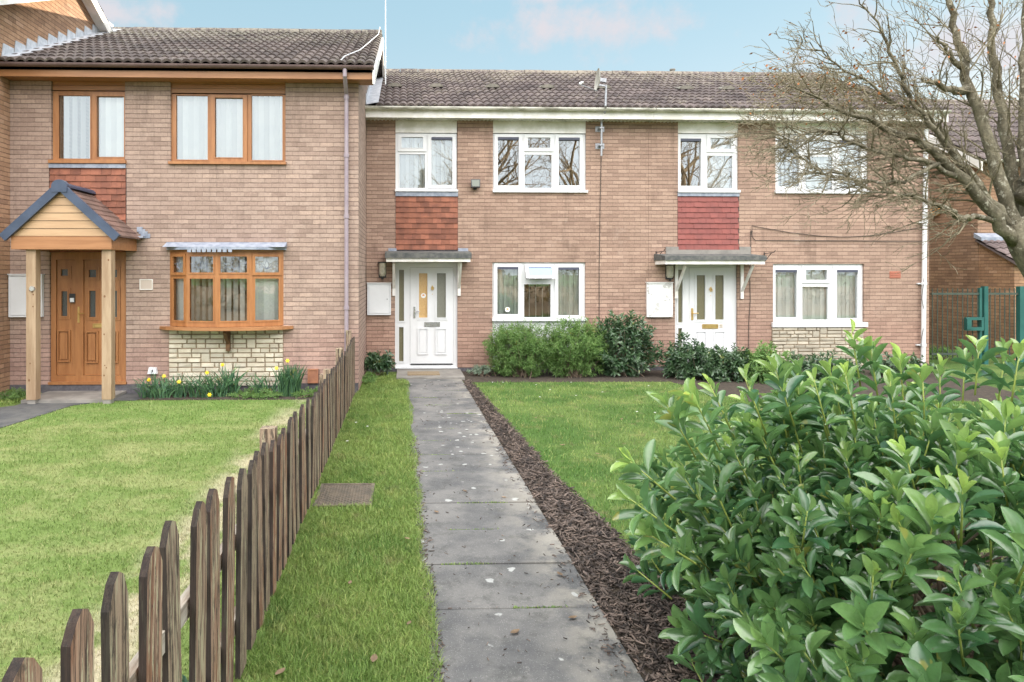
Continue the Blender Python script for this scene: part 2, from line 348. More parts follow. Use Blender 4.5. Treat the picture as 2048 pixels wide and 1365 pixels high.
def turf_mat(name, kind, lo, hi):
    t = NT(name); col = grass_col(t, kind)
    col = t.mix(t.ramp(t.noise(110, 3, 0.8), 0.35, 0.62), t.bright(col, lo), t.bright(col, hi))
    return t.done(t.bsdf(col, 0.95, 0, 0.2, t.noise(90, 3, 0.7), 0.6, 0.015))
def blade_mat(name, kind, tipc):
    t = NT(name); col = grass_col(t, kind)
    col = t.bright(col, t.math('MULTIPLY_ADD', t.attr(), 0.75, 0.75))
    col = t.mix(t.ramp(t.attr(), 0.86, 0.97, 0, 0.8), col, tipc)
    p = t.bsdf(col, 0.5, 0, 0.35)
    tl = t.new('ShaderNodeBsdfTranslucent'); t.link(col, tl.inputs[0])
    mx = t.new('ShaderNodeMixShader'); mx.inputs[0].default_value = 0.35; t.link(p.outputs[0], mx.inputs[1]); t.link(tl.outputs[0], mx.inputs[2])
    return t.done(mx)
M['ground'] = ground_mat()
M['turf_mown'] = turf_mat('mown turf', 'mown', 0.72, 0.95)
M['turf_rough'] = turf_mat('rough turf', 'rough', 0.4, 0.75)
M['blade_mown'] = blade_mat('mown blades', 'mown', (0.38, 0.36, 0.17))
M['blade_rough'] = blade_mat('grass blades', 'rough', (0.42, 0.42, 0.16))
def path_mat():
    t = NT('weathered concrete paving'); v = t.pos()
    g = t.noise(120, 4, 0.85); col = t.mix(t.ramp(t.noise(1.4, 5, 0.65), 0.35, 0.65), (0.085, 0.086, 0.088), (0.165, 0.160, 0.152))
    col = t.mix(t.math('MULTIPLY', t.ramp(t.noise(4.5, 6, 0.75), 0.5, 0.64), 0.55), col, (0.065, 0.066, 0.062))
    col = t.mix(t.math('MULTIPLY', t.ramp(t.noise(7.0, 6, 0.8, t.pos((1.3, 0.8, 1))), 0.58, 0.7), 0.5), col, (0.27, 0.26, 0.24))
    col = t.bright(col, t.math('MULTIPLY_ADD', g, 0.9, 0.55))
    agg = t.new('ShaderNodeTexVoronoi'); agg.inputs['Scale'].default_value = 85; t.link(v, agg.inputs['Vector'])
    col = t.mix(t.ramp(agg.outputs['Distance'], 0.12, 0.22, 0.5, 0), col, (0.36, 0.36, 0.35))
    sp = t.new('ShaderNodeSeparateXYZ'); t.link(v, sp.inputs[0])
    # pale worn band on the mulch side
    e = t.math('MULTIPLY', t.ramp(sp.outputs[0], 0.65, 1.15), t.ramp(t.noise(2.5, 5, 0.7), 0.42, 0.6))
    col = t.mix(t.math('MULTIPLY', e, 0.5), col, (0.40, 0.37, 0.31))
    # lichen spots, thick between 7.2 and 9.3 m
    vo = t.new('ShaderNodeTexVoronoi'); vo.inputs['Scale'].default_value = 12.0
    dv = t.new('ShaderNodeVectorMath', operation='ADD'); t.link(v, dv.inputs[0])
    nz = t.new('ShaderNodeTexNoise'); nz.inputs['Scale'].default_value = 18; t.link(v, nz.inputs['Vector'])
    sc = t.new('ShaderNodeVectorMath', operation='SCALE'); t.link(nz.outputs['Color'], sc.inputs[0]); sc.inputs['Scale'].default_value = 0.06
    t.link(sc.outputs[0], dv.inputs[1]); t.link(dv.outputs[0], vo.inputs['Vector'])
    vc = t.new('ShaderNodeSeparateColor'); t.link(vo.outputs['Color'], vc.inputs[0])
    band = t.math('MULTIPLY', t.ramp(sp.outputs[1], 6.4, 7.6), t.ramp(sp.outputs[1], 8.9, 10.2, 1, 0))
    band = t.math('MULTIPLY', band, t.ramp(sp.outputs[0], 0.2, 0.35))
    th = t.math('MULTIPLY_ADD', band, -0.45, 0.93)
    pick = t.math('GREATER_THAN', vc.outputs[0], th)
    rad = t.math("MULTIPLY_ADD", vc.outputs[1], 0.30, 0.08)
    spot = t.math('MULTIPLY', pick, t.ramp(t.math('SUBTRACT', vo.outputs['Distance'], rad), -0.08, 0.02, 1, 0))
    col = t.mix(t.math('MULTIPLY', spot, t.math('MULTIPLY_ADD', t.noise(60, 4, 0.7), 0.9, 0.25)), col, (0.42, 0.43, 0.41))
    return t.done(t.bsdf(col, 0.85, 0, 0.3, g, 0.5, 0.006))
M['path'] = path_mat()
M['tarmac'] = pmat('dark path', (0.055, 0.058, 0.062), (0.10, 0.10, 0.095), 3, 0.9, bs=80, bstr=0.5)
M['concrete'] = pmat('concrete', (0.25, 0.235, 0.21), (0.17, 0.16, 0.145), 3, 0.9, bs=50)
def leaf_mat(name, dark, lite, young, rough=0.32, spec=0.6, trans=0.3, under=1.5, veins=True):
    t = NT(name); a = t.attr(); y = t.attr('young')
    col = t.mix(a, dark, lite); col = t.mix(y, col, young); col = t.bright(col, t.math('MULTIPLY_ADD', t.noise(45, 5, 0.7), 0.7, 0.65))
    if veins: col = t.mix(t.math('MULTIPLY', t.ramp(t.noise(5.5, 3, 0.6), 0.66, 0.70), 0.6), col, (0.36, 0.33, 0.07)); col = t.mix(t.ramp(t.noise(70, 3, 0.6), 0.70, 0.74), col, (0.10, 0.06, 0.025))
    bf = t.new('ShaderNodeNewGeometry').outputs['Backfacing']
    col = t.mix(t.math('MULTIPLY', bf, 0.45), col, t.bright(col, under))
    p = t.bsdf(col, t.math('MULTIPLY_ADD', bf, 0.3, rough), 0, spec, t.noise(50, 3) if veins else None, 0.15, 0.004)
    tl = t.new('ShaderNodeBsdfTranslucent'); t.link(t.bright(col, 1.4), tl.inputs[0])
    mx = t.new('ShaderNodeMixShader'); mx.inputs[0].default_value = trans; t.link(p.outputs[0], mx.inputs[1]); t.link(tl.outputs[0], mx.inputs[2])
    return t.done(mx)
M['laurel'] = leaf_mat('laurel leaf', (0.030, 0.098, 0.042), (0.15, 0.28, 0.09), (0.38, 0.52, 0.12), 0.19, 1.0, 0.30)
M['laurel_far'] = leaf_mat('wall laurel leaf', (0.032, 0.08, 0.036), (0.085, 0.15, 0.065), (0.14, 0.22, 0.07), 0.3, 0.8, 0.15)
M['willow'] = leaf_mat('narrow leaf', (0.09, 0.18, 0.05), (0.17, 0.28, 0.08), (0.30, 0.42, 0.13), 0.5, 0.4, 0.3)
M['sage'] = leaf_mat('silver leaf', (0.13, 0.19, 0.13), (0.26, 0.32, 0.24), (0.3, 0.36, 0.28), 0.6, 0.3, 0.2)
M['daff_leaf'] = leaf_mat('daffodil leaf', (0.045, 0.11, 0.065), (0.09, 0.17, 0.10), (0.10, 0.22, 0.06), 0.45, 0.4, 0.25)
M['hedge_leaf'] = leaf_mat('hedge leaf', (0.10, 0.085, 0.035), (0.25, 0.19, 0.08), (0.2, 0.2, 0.06), 0.6, 0.3, 0.3)
M['conifer'] = leaf_mat('conifer leaf', (0.02, 0.045, 0.02), (0.04, 0.08, 0.03), (0.05, 0.08, 0.03), 0.6, 0.3, 0.1)
def bark(name, a, b, c):
    t = NT(name); n1 = t.noise(9, 5, 0.7, t.pos((1, 1, 0.5)))
    col = t.mix(t.ramp(n1, 0.35, 0.65), a, b); col = t.mix(t.ramp(t.noise(17, 4, 0.7), 0.56, 0.66), col, c)
    return t.done(t.bsdf(t.bright(col, t.math('MULTIPLY_ADD', t.noise(34, 5, 0.8), 1.3, 0.35)), 0.9, 0, 0.2, t.noise(26, 6, 0.8), 1.0, 0.04))
M['bark'] = bark('mossy bark', (0.13, 0.115, 0.08), (0.31, 0.28, 0.20), (0.48, 0.46, 0.37))
M['twig'] = bark('twig bark', (0.20, 0.17, 0.11), (0.33, 0.29, 0.195), (0.40, 0.37, 0.27))
M['bark_far'] = bark('far bark', (0.22, 0.17, 0.12), (0.34, 0.28, 0.20), (0.4, 0.34, 0.25))
# ------------------------------------------------------------------ world, sun
SUN_AZ = math.radians(50); SUN_EL = math.radians(9.5)      # azimuth from +y towards +x
w = bpy.data.worlds.new('World'); scene.world = w; w.use_nodes = True
nt = w.node_tree; nt.nodes.clear(); wn = nt.nodes.new; wl = nt.links.new
wo = wn('ShaderNodeOutputWorld'); bg = wn('ShaderNodeBackground'); wl(bg.outputs[0], wo.inputs[0])
sky = wn('ShaderNodeTexSky'); sky.sky_type = 'NISHITA'; sky.sun_disc = False; sky.sun_elevation = SUN_EL; sky.sun_rotation = SUN_AZ
sky.air_density = 1.0; sky.dust_density = 0.3; sky.ozone_density = 1.0; sky.altitude = 50
bg.inputs['Strength'].default_value = 0.12
def wm(op, a, b=0.0, clamp=False):
    n = wn('ShaderNodeMath'); n.operation = op; n.use_clamp = clamp
    for i, v in enumerate((a, b)):
        if isinstance(v, (int, float)): n.inputs[i].default_value = v
        else: wl(v, n.inputs[i])
    return n.outputs[0]
def wr(f, a, b, x=0.0, y=1.0):
    n = wn('ShaderNodeMapRange'); n.interpolation_type = 'SMOOTHSTEP'; wl(f, n.inputs[0])
    for i, v in enumerate((a, b, x, y)): n.inputs[i + 1].default_value = v
    return n.outputs[0]
def wmix(f, a, b):
    n = wn('ShaderNodeMix'); n.data_type = 'RGBA'
    for s, v in ((0, f), (6, a), (7, b)):
        if isinstance(v, tuple): n.inputs[s].default_value = (*v, 1)
        elif isinstance(v, (int, float)): n.inputs[s].default_value = v
        else: wl(v, n.inputs[s])
    return n.outputs[2]
tc = wn('ShaderNodeTexCoord'); sp = wn('ShaderNodeSeparateXYZ'); wl(tc.outputs['Generated'], sp.inputs[0])
zc = wm('MAXIMUM', sp.outputs[2], 0.0)
SKY_MIX = wmix(0.86, sky.outputs[0], wmix(wr(zc, 0.0, 0.42), (2.9, 3.3, 3.5), (1.75, 2.7, 3.2)))
zd = wm('ADD', zc, 0.12)
cv = wn('ShaderNodeCombineXYZ'); wl(wm('DIVIDE', sp.outputs[0], zd), cv.inputs[0]); wl(wm('DIVIDE', sp.outputs[1], zd), cv.inputs[1])
nz = wn('ShaderNodeTexNoise'); nz.inputs['Scale'].default_value = 0.62; nz.inputs['Detail'].default_value = 7; nz.inputs['Roughness'].default_value = 0.55; wl(cv.outputs[0], nz.inputs['Vector'])
yy_ = wm('MAXIMUM', sp.outputs[1], 0.05); uu = wm('DIVIDE', sp.outputs[0], yy_); vv = wm('DIVIDE', sp.outputs[2], yy_)
n2 = wn('ShaderNodeTexNoise'); n2.inputs['Scale'].default_value = 9.0; n2.inputs['Detail'].default_value = 8; n2.inputs['Roughness'].default_value = 0.62; wl(tc.outputs['Generated'], n2.inputs['Vector'])
cl = None
for (u0, v0, a_, b_) in ((0.30, 0.368, 0.20, 0.055), (0.22, 0.42, 0.16, 0.035), (-0.42, 0.375, 0.13, 0.045), (0.86, 0.345, 0.26, 0.10), (0.55, 0.25, 0.3, 0.03), (-1.2, 0.3, 0.4, 0.1), (1.9, 0.35, 0.5, 0.12)):
    du = wm('DIVIDE', wm('SUBTRACT', uu, u0), a_); dv = wm('DIVIDE', wm('SUBTRACT', vv, v0), b_)
    f = wm('SUBTRACT', 1.0, wm('SQRT', wm('ADD', wm('MULTIPLY', du, du), wm('MULTIPLY', dv, dv))))
    f = wr(wm('ADD', f, wm('MULTIPLY', wm('SUBTRACT', n2.outputs['Fac'], 0.5), 3.6)), 0.0, 1.0)
    cl = f if cl is None else wm('MAXIMUM', cl, f)
CLOUD = wmix(wm('MULTIPLY', cl, 0.85), SKY_MIX, (3.2, 2.95, 3.08))
# added bright sky behind the camera and overhead, unseen, to light the facades
sky_fill = wm('MULTIPLY', wr(zc, 0.27, 0.42), wr(wm('SUBTRACT', wm('MULTIPLY', zc, 0.7), sp.outputs[1]), 0.15, 0.95))
sky_fill = wm('MULTIPLY', sky_fill, wr(nz.outputs['Fac'], 0.25, 0.5, 0.6, 1.0))
LOW = wmix(wr(wm('MULTIPLY', sp.outputs[1], -1.0), 0.0, 0.5), CLOUD, (6.4, 7.1, 7.5))  # low sky behind the camera brightened as well, for the window panes
FIN = wmix(sky_fill, LOW, (24.0, 23.4, 23.2))
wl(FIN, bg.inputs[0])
sl = bpy.data.lights.new('sun', 'SUN'); sl.energy = 5.0; sl.angle = math.radians(0.5); sl.color = (1.0, 0.86, 0.68)
so = bpy.data.objects.new('sun', sl); COL.objects.link(so)
sd = Vector((math.sin(SUN_AZ) * math.cos(SUN_EL), math.cos(SUN_AZ) * math.cos(SUN_EL), math.sin(SUN_EL)))
so.rotation_euler = sd.to_track_quat('Z', 'Y').to_euler()
# ------------------------------------------------------------------ camera
cam = bpy.data.cameras.new('camera'); co = bpy.data.objects.new('camera', cam); COL.objects.link(co)
cam.sensor_width = 36; cam.lens = F / 2048 * 36; cam.clip_end = 2000; cam.clip_start = 0.05
cam.shift_x = (1024 - P0) / 2048; cam.shift_y = -(682.5 - HY) / 2048
co.location = (0, 0, H); co.rotation_euler = (PI / 2, 0, -TH); scene.camera = co
scene.view_settings.view_transform = 'Standard'; scene.view_settings.look = 'None'; scene.view_settings.exposure = 1.1
scene.cycles.use_denoising = True; scene.cycles.denoiser = 'OPENIMAGEDENOISE'; scene.cycles.denoising_input_passes = 'RGB_ALBEDO_NORMAL'; scene.cycles.denoising_prefilter = 'ACCURATE'; scene.cycles.max_bounces = 8; scene.cycles.transparent_max_bounces = 12
scene.cycles.use_adaptive_sampling = True; scene.cycles.adaptive_threshold = 0.01; scene.cycles.sample_clamp_indirect = 4
# ------------------------------------------------------------------ building helpers
def tiled_slope(mb, x0, x1, ye, ze, yr, zr, n, period=0.15, amp=0.042, step=0.030, rev=False):
    L = math.hypot(yr - ye, zr - ze); ty, tz = (yr - ye) / L, (zr - ze) / L; ny, nz = -tz, ty
    if nz < 0: ny, nz = -ny, -nz
    K = max(2, int((x1 - x0) / period)); per = 6; nx = K * per + 1
    for k in range(n):
        s0 = k / n * L - (0.03 if k else 0.05); s1 = (k + 1) / n * L
        i0 = len(mb.v); sh = random.uniform(-0.006, 0.006)
        jit = [random.uniform(-0.005, 0.005) for _ in range(K // 2 + 2)]; rn = [random.random() for _ in range(K // 2 + 2)]
        for r in range(3):
            s, off = ((s0, 0.0), (s0, step), (s1, 0.0))[r]
            for i in range(nx):
                x = x0 + (x1 - x0) * i / (nx - 1)
                ph = (i % per) / per; h = amp * max(0.0, math.sin(PI * ph)) ** 0.8
                jj = jit[i // (2 * per)] if r < 2 else 0
                hh = (h + off + (jj * 0.4 if r else 0)) if r else max(h - 0.012, -0.004)
                y = ye + ty * (s - (jj if r < 2 else 0)) + ny * hh; z = ze + tz * (s - (jj if r < 2 else 0)) + nz * hh
                mb.v.append((x, y, z))
        for r in range(2):
            for i in range(nx - 1):
                a = i0 + r * nx + i; mb.f.append((a, a + 1, a + nx + 1, a + nx)); mb.c.append(rn[i // (2 * per)]); mb.m.append(0)
def ridge_run(mb, x0, x1, y, z, r=0.13):
    n = max(1, int((x1 - x0) / 0.45)); w = (x1 - x0) / n
    for i in range(n):
        a = x0 + i * w; b = a + w - 0.012; c = random.random(); dz = random.uniform(-0.006, 0.006)
        p = [(y + r * 1.15 * math.cos(t), z - 0.06 + dz + r * math.sin(t)) for t in [PI * k / 8 for k in range(9)]]
        mb.prism_x(p, a, b, c)
def tile_hang(mb, x0, x1, z0, z1, y, rows, tw=0.165, jit=0.004):
    h = (z1 - z0) / rows
    for r in range(rows):
        zb = z0 + r * h; off = (r % 2) * tw / 2; x = x0 - off
        while x < x1 - 0.01:
            a = max(x + 0.0015, x0); b = min(x + tw - 0.0015, x1)
            if b - a > 0.02:
                c = random.random(); d = random.uniform(-jit, jit); lo = y - 0.034 + random.uniform(-0.004, 0.004)
                mb.hexa([(a, lo, zb + d), (b, lo, zb - d), (b, lo + 0.014, zb - d), (a, lo + 0.014, zb + d),
                         (a, y - 0.018, zb + h + 0.012), (b, y - 0.018, zb + h + 0.012), (b, y - 0.004, zb + h + 0.012), (a, y - 0.004, zb + h + 0.012)], c)
            x += tw
def stonework(mb, x0, x1, z0, z1, y, seed, u=0.078, hgt=0.087):
    rd = random.Random(seed); nx = int(round((x1 - x0) / u)); nz = int(round((z1 - z0) / hgt)); u = (x1 - x0) / nx; hgt = (z1 - z0) / nz
    used = [[False] * nz for _ in range(nx)]
    for j in range(nz):
        i = 0
        while i < nx:
            if used[i][j]: i += 1; continue
            wd = rd.choice((2, 2, 3, 3, 4)); hh = 2 if (rd.random() < 0.10 and j + 1 < nz) else 1
            if hh == 2: wd = rd.choice((2, 3))
            k = 0
            while k < wd and i + k < nx and not used[i + k][j] and (hh == 1 or not used[i + k][j + 1]): k += 1
            if k == 0: hh = 1; k = 1
            wd = k
            if wd == 1: hh = 1
            for a in range(wd):
                for b in range(hh): used[i + a][j + b] = True
            e = 0.006; X0 = x0 + i * u + e; X1 = x0 + (i + wd) * u - e; Z0 = z0 + j * hgt + e; Z1 = z0 + (j + hh) * hgt - e
            d = rd.uniform(0.012, 0.028); q = [rd.uniform(-0.006, 0.006) for _ in range(4)]; g = 0.007
            mb.hexa([(X0, y, Z0), (X0 + g, y - d + q[0], Z0 + g), (X1 - g, y - d + q[1], Z0 + g), (X1, y, Z0), (X0, y, Z1), (X0 + g, y - d + q[2], Z1 - g), (X1 - g, y - d + q[3], Z1 - g), (X1, y, Z1)], rd.random())
            i += wd
def window(root, Y, rect, lights, frame_mat, glass, sill=None, blind=None, rec=0.045, conv=None, panes_extra=None):
    """rect and lights in photo pixels on the facade plane; lights: (gx0, gy0, gx1, gy1, sash, vent)"""
    c = conv or (lambda a, b: pt(a, b, Y)); x0, z1 = c(rect[0], rect[1]); x1, z0 = c(rect[2], rect[3])
    yf = Y + rec; mb = MB(); G = []
    for l in lights:
        a, d = c(l[0], l[1]); b, e = c(l[2], l[3]); G.append((a, b, e, d, l[4], l[5]))
    mb.holed(x0, x1, z0, z1, [(g[0] - 0.004, g[1] + 0.004, g[2] - 0.004, g[3] + 0.004) for g in G], yf, yf + 0.06)
    for g in G:
        if g[4] == 1:
            w_ = 0.068; o = (g[0] - w_, g[1] + w_, g[2] - w_, g[3] + w_)
            mb.holed(max(o[0], x0 + 0.012), min(o[1], x1 - 0.012), max(o[2], z0 + 0.012), min(o[3], z1 - 0.012), [(g[0], g[1], g[2], g[3])], yf - 0.022, yf + 0.003)
            mb.holed(g[0] - 0.014, g[1] + 0.014, g[2] - 0.014, g[3] + 0.014, [(g[0], g[1], g[2], g[3])], yf - 0.028, yf - 0.0225)
        else:
            mb.holed(g[0] - 0.018, g[1] + 0.018, g[2] - 0.018, g[3] + 0.018, [(g[0], g[1], g[2], g[3])], yf - 0.007, yf + 0.002)
    o = mb.build('window', frame_mat, root)
    pb = MB()
    for g in G:
        if g[4] != 2: pb.face([(g[0] - 0.003, yf + 0.018, g[2] - 0.003), (g[1] + 0.003, yf + 0.018, g[2] - 0.003), (g[1] + 0.003, yf + 0.018, g[3] + 0.003), (g[0] - 0.003, yf + 0.018, g[3] + 0.003)])
    pb.build('pane', glass, o)
    for g in G:
        if g[5]:
            vb = MB(); vb.box(g[0] + 0.002, g[1] - 0.002, yf - 0.034, yf - 0.006, g[3] - 0.052, g[3] - 0.004); vb.box(g[0] + 0.01, g[1] - 0.01, yf - 0.038, yf - 0.034, g[3] - 0.034, g[3] - 0.022)
            vb.build('trickle_vent', M['trickle'], o)
    if sill:
        a, b = c(sill[0], sill[1]); d, e = c(sill[2], sill[3]); sb = MB()
        sb.hexa([(a, Y - 0.05, e), (d, Y - 0.05, e), (d, yf + 0.0, e), (a, yf + 0.0, e), (a, Y - 0.05, b - 0.006), (d, Y - 0.05, b - 0.006), (d, yf - 0.003, b), (a, yf - 0.003, b)])
        sb.build('sill', frame_mat, o)
    for bl in (blind or ()):
        a, d = c(bl[0], bl[1]); b, e = c(bl[2], bl[3]); blinds(o, a, b, e, d, yf + 0.10, *bl[4:])
    return o
def blinds(parent, x0, x1, z0, z1, y, mode='slats', openness=0.3, mt=None, sp=0.089):
    mb = MB()
    if mode == 'slats':
        x = x0; k = 0
        while x < x1:
            an = math.radians(90 * openness) + random.uniform(-0.05, 0.05); hw = sp * 0.56
            dx, dy = hw * math.cos(an), hw * math.sin(an); cc = (0.25 if k % 2 else 0.65) + 0.3 * random.random()  # alternating tones paint the slat shading into the fabric colour
            mb.face([(x - dx, y - dy, z0), (x + dx, y + dy, z0), (x + dx, y + dy, z1), (x - dx, y - dy, z1)], cc)
            x += sp * (1.5 if openness > 0.6 else 1.0); k += 1
    else:
        n = max(8, int((x1 - x0) / 0.012)); p = []
        for i in range(n + 1):
            x = x0 + (x1 - x0) * i / n; p.append((x, y + 0.022 * math.sin(x * 62) + 0.012 * math.sin(x * 31 + 1)))
        for i in range(n):
            mb.face([(p[i][0], p[i][1], z0), (p[i+1][0], p[i+1][1], z0), (p[i+1][0], p[i+1][1], z1), (p[i][0], p[i][1], z1)], (math.sin(p[i][0] * 62) + 1) / 2)
    return mb.build('blind' if mode == 'slats' else 'curtain', mt or (M['blind'] if mode == 'slats' else M['curtain']), parent)
def gutter(mb, x0, x1, y, z, r=0.058):
    p = [(y + r * math.cos(t), z - r * math.sin(t) * 0.95) for t in [PI * k / 8 for k in range(9)]]
    q = [(y + (r - 0.006) * math.cos(t), z - (r - 0.006) * math.sin(t) * 0.95) for t in [PI * (8 - k) / 8 for k in range(9)]]
    mb.prism_x(p + q, x0, x1)
    n = max(2, int((x1 - x0) / 0.9))
    for i in range(n + 1):
        xx = x0 + 0.05 + (x1 - x0 - 0.1) * i / n
        p2 = [(y + (r + 0.007) * math.cos(t), z - (r + 0.007) * math.sin(t) * 0.95 + 0.002) for t in [PI * k / 8 for k in range(9)]]
        mb.prism_x(p2, xx - 0.013, xx + 0.013)
def house_walls(mb, x0, x1, y0, y1, ztop, ridge, holes, zb=-0.3):
    """front with openings, two gable ends, back"""
    mb.holed(x0, x1, zb, ztop, holes, y0, y0 + 0.11)
    yr, zr = ridge; zt = ztop; s = (zr - zt) / (yr - y0)
    for xa in (x0, x1 - 0.11):
        mb.prism_x([(y0 + 0.1105, zb), (y1, zb), (y1, zt), (yr, zr), (y0 + 0.1105, zt + s * 0.11)], xa + (0.001 if xa == x0 else 0), xa + 0.11 - (0.001 if xa != x0 else 0))
    mb.box(x0 + 0.115, x1 - 0.115, y1 - 0.11, y1 - 0.002, zb, zt - 0.002)
def meter_box(loc_px, conv, Y, label, mt, gr=None, lock=True, depth=0.07):
    x0, z1 = conv(loc_px[0], loc_px[1]); x1, z0 = conv(loc_px[2], loc_px[3])
    r = thing('meter_box', label, 'meter box', ((x0 + x1) / 2, Y, z0), gr)
    b = MB(); b.holed(x0, x1, z0, z1, [(x0 + 0.025, x1 - 0.025, z0 + 0.025, z1 - 0.025)], Y - depth, Y - 0.002); b.box(x0 + 0.024, x1 - 0.024, Y - 0.03, Y - 0.003, z0 + 0.024, z1 - 0.024)
    b.box(x0 - 0.012, x1 + 0.012, Y - depth - 0.015, Y - 0.002, z1 + 0.001, z1 + 0.014); b.build('box_body', mt, r)
    d = MB(); d.box(x0 + 0.031, x1 - 0.031, Y - depth - 0.004, Y - 0.031, z0 + 0.031, z1 - 0.031); dd = d.build('lid', mt, r)
    k = MB(); cx = x1 - 0.075; cz = (z0 + z1) / 2; k.tube([(cx, Y - depth - 0.012, cz), (cx, Y - depth - 0.004, cz)], 0.009, 8); k.build('lock', M['dark'], dd)
    return r
def wall_lamp(px, py, w_, h_, label):
    x, z = pm(px, py); r = thing('wall_lamp', label, 'wall lamp', (x, YM, z), 'bulkhead lamps beside the white doors')
    hw = w_ / 200; hh = h_ / 200
    b = MB(); b.box(x - hw, x + hw, YM - 0.03, YM - 0.002, z - hh, z + hh); b.box(x - hw - 0.012, x + hw + 0.012, YM - 0.12, YM - 0.002, z + hh, z + hh + 0.018); b.build('back_plate', M['dark'], r)
    g = MB(); p = []
    for k in range(9):
        t = PI * k / 8; p.append((x - hw * 0.9 * math.cos(t), YM - 0.03 - 0.085 * math.sin(t) ** 0.6))
    for zz0, zz1, s0, s1 in ((z - hh * 0.8, z - hh * 0.5, 0.7, 1), (z - hh * 0.5, z + hh * 0.95, 1, 1)):
        for k in range(8):
            q = lambda P, s: (x + (P[0] - x) * s, YM - 0.03 + (P[1] - YM + 0.03) * s)
            a0 = q(p[k], s0); b0 = q(p[k+1], s0); a1 = q(p[k], s1); b1 = q(p[k+1], s1)
            g.face([(a0[0], a0[1], zz0), (b0[0], b0[1], zz0), (b1[0], b1[1], zz1), (a1[0], a1[1], zz1)])
    g.build('lamp_shade', pmat('lamp diffuser', (0.55, 0.52, 0.42), (0.40, 0.38, 0.30), 20, 0.35), r)
    s = MB(); s.tube([(x, YM - 0.06, z - hh - 0.03), (x, YM - 0.06, z - hh * 0.75)], [0.022, 0.03], 10); s.build('sensor', M['dark'], r)
    return r

# ================================================================== THE SETTING
g = MB(); g.box(-300, 300, -300, 300, -0.5, 0.0); tag(g.build('ground', M['ground']), None, kind='structure')
def sheet(name, poly, z, mt, th=0.004, kind='structure', zb=None):
    b = MB(); n = len(poly); zb = z - 0.3 if zb is None else zb
    i = 0; b.v += [(x, y, z) for x, y in poly] + [(x, y, zb) for x, y in poly]
    b.f.append(tuple(range(n))); b.f += [(k, n + k, n + (k + 1) % n, (k + 1) % n) for k in range(n)]; b.c = [0.5] * (n + 1); b.m = [0] * (n + 1)
    o = b.build(name, mt); tag(o, None, kind=kind); return o
def ccw(p):
    a = sum(p[i][0] * p[(i + 1) % len(p)][1] - p[(i + 1) % len(p)][0] * p[i][1] for i in range(len(p)))
    return p if a > 0 else p[::-1]
# paths
path_l = lambda y: 0.155 - 0.0095 * y + 0.012 * math.sin(y * 2.1)
path_r = lambda y: 1.20 - 0.0115 * y
slabs = MB(); y = 0.35; k = 0; JY = []
while y < 12.35:
    ln = 0.6 if k % 4 else 0.9
    y2 = min(y + ln, 12.37); a0, a1 = path_l(y) , path_r(y); b0, b1 = path_l(y2), path_r(y2)
    dz = random.uniform(-0.005, 0.005); dz2 = random.uniform(-0.004, 0.004); e = 0.007; ch = 0.006
    zt = 0.028 + dz
    bot = [(a0, y + e, -0.05), (a1, y + e, -0.05), (b1, y2 - e, -0.05), (b0, y2 - e, -0.05)]
    mid = [(p[0], p[1], zt - ch + (dz2 if i in (1, 2) else 0)) for i, p in enumerate(bot)]
    top = [(p[0] + (ch if i in (0, 3) else -ch), p[1] + (ch if i < 2 else -ch), zt + (dz2 if i in (1, 2) else 0)) for i, p in enumerate(bot)]
    slabs.hexa(bot + mid); slabs.hexa([(p[0], p[1], p[2] + 0.0001) for p in mid] + top)
    y = y2; k += 1; JY.append(y)
o = slabs.build('path', M['path']); tag(o, None, kind='structure')
dx0, dz0 = gp(793, 757); dx1, _ = gp(928, 757)
b = MB(); b.box(dx0, dx1, 12.38, YM - 0.005, -0.05, 0.05); tag(b.build('doorstep', M['concrete']), None, kind='structure')
# left house path
lp = [gp(-140, 830), gp(60, 797), gp(66, 790), gp(70, 780)] 
LPZ = 0.045
path2 = [(-7.6, 8.1), (-6.45, 9.5), (-5.75, 10.2), (-5.75, 11.16), (-3.95, 11.16), (-4.15, 10.55)] + [gp(219, 803), gp(146, 812), gp(73, 835), gp(0, 858), gp(-90, 890), gp(-300, 1000)]
sheet('pavement', ccw(path2), 0.012, M['tarmac'])
b = MB(); b.box(X_(60, 10.6), X_(245, 11.0), 10.35, YL - 0.004, -0.05, 0.055); tag(b.build('porch_slab', M['concrete']), None, kind='structure')
# lawns
lawn_l = ccw([(-0.86, -1.5), (-0.86, 10.55)] + [gp(600, 801), gp(400, 802), gp(219, 804), gp(146, 813), gp(73, 836), gp(0, 859), gp(-90, 891), gp(-300, 1001)] + [(-6.0, 2.0), (-6.0, -1.5)])
sheet('lawn', lawn_l, 0.008, M['turf_mown'])
MULCH = [(957, 781), (1002, 833), (1059, 895), (1106, 951), (1172, 1013), (1239, 1079), (1300, 1145)]
mul_r = [gp(*p) for p in MULCH]
def mulch_x(y):
    pts = [(1.86, -2), (1.84, 2.5)] + sorted([(x, yy) for x, yy in mul_r], key=lambda p: p[1]) + [(1.22, 11.8), (1.18, 12.4), (1.15, 14)]
    for i in range(len(pts) - 1):
        if pts[i][1] <= y <= pts[i+1][1]:
            t = (y - pts[i][1]) / (pts[i+1][1] - pts[i][1] + 1e-9); return pts[i][0] + t * (pts[i+1][0] - pts[i][0])
    return pts[-1][0]
BEDY = 12.15
lawn_r = [(mulch_x(yy) - 0.03, yy) for yy in np.arange(-1.5, BEDY, 0.5)] + [gp(955, 766), gp(1340, 766), gp(1400, 782), gp(1500, 806), gp(1620, 812), gp(1850, 800)] + [(9.4, 9.8), (9.4, -1.5)]
lawn_r = ccw(lawn_r)
b = MB(); n = len(lawn_r); b.face([(x, y, 0.006) for x, y in lawn_r]); tag(b.build('lawn', M['turf_rough']), None, kind='structure')
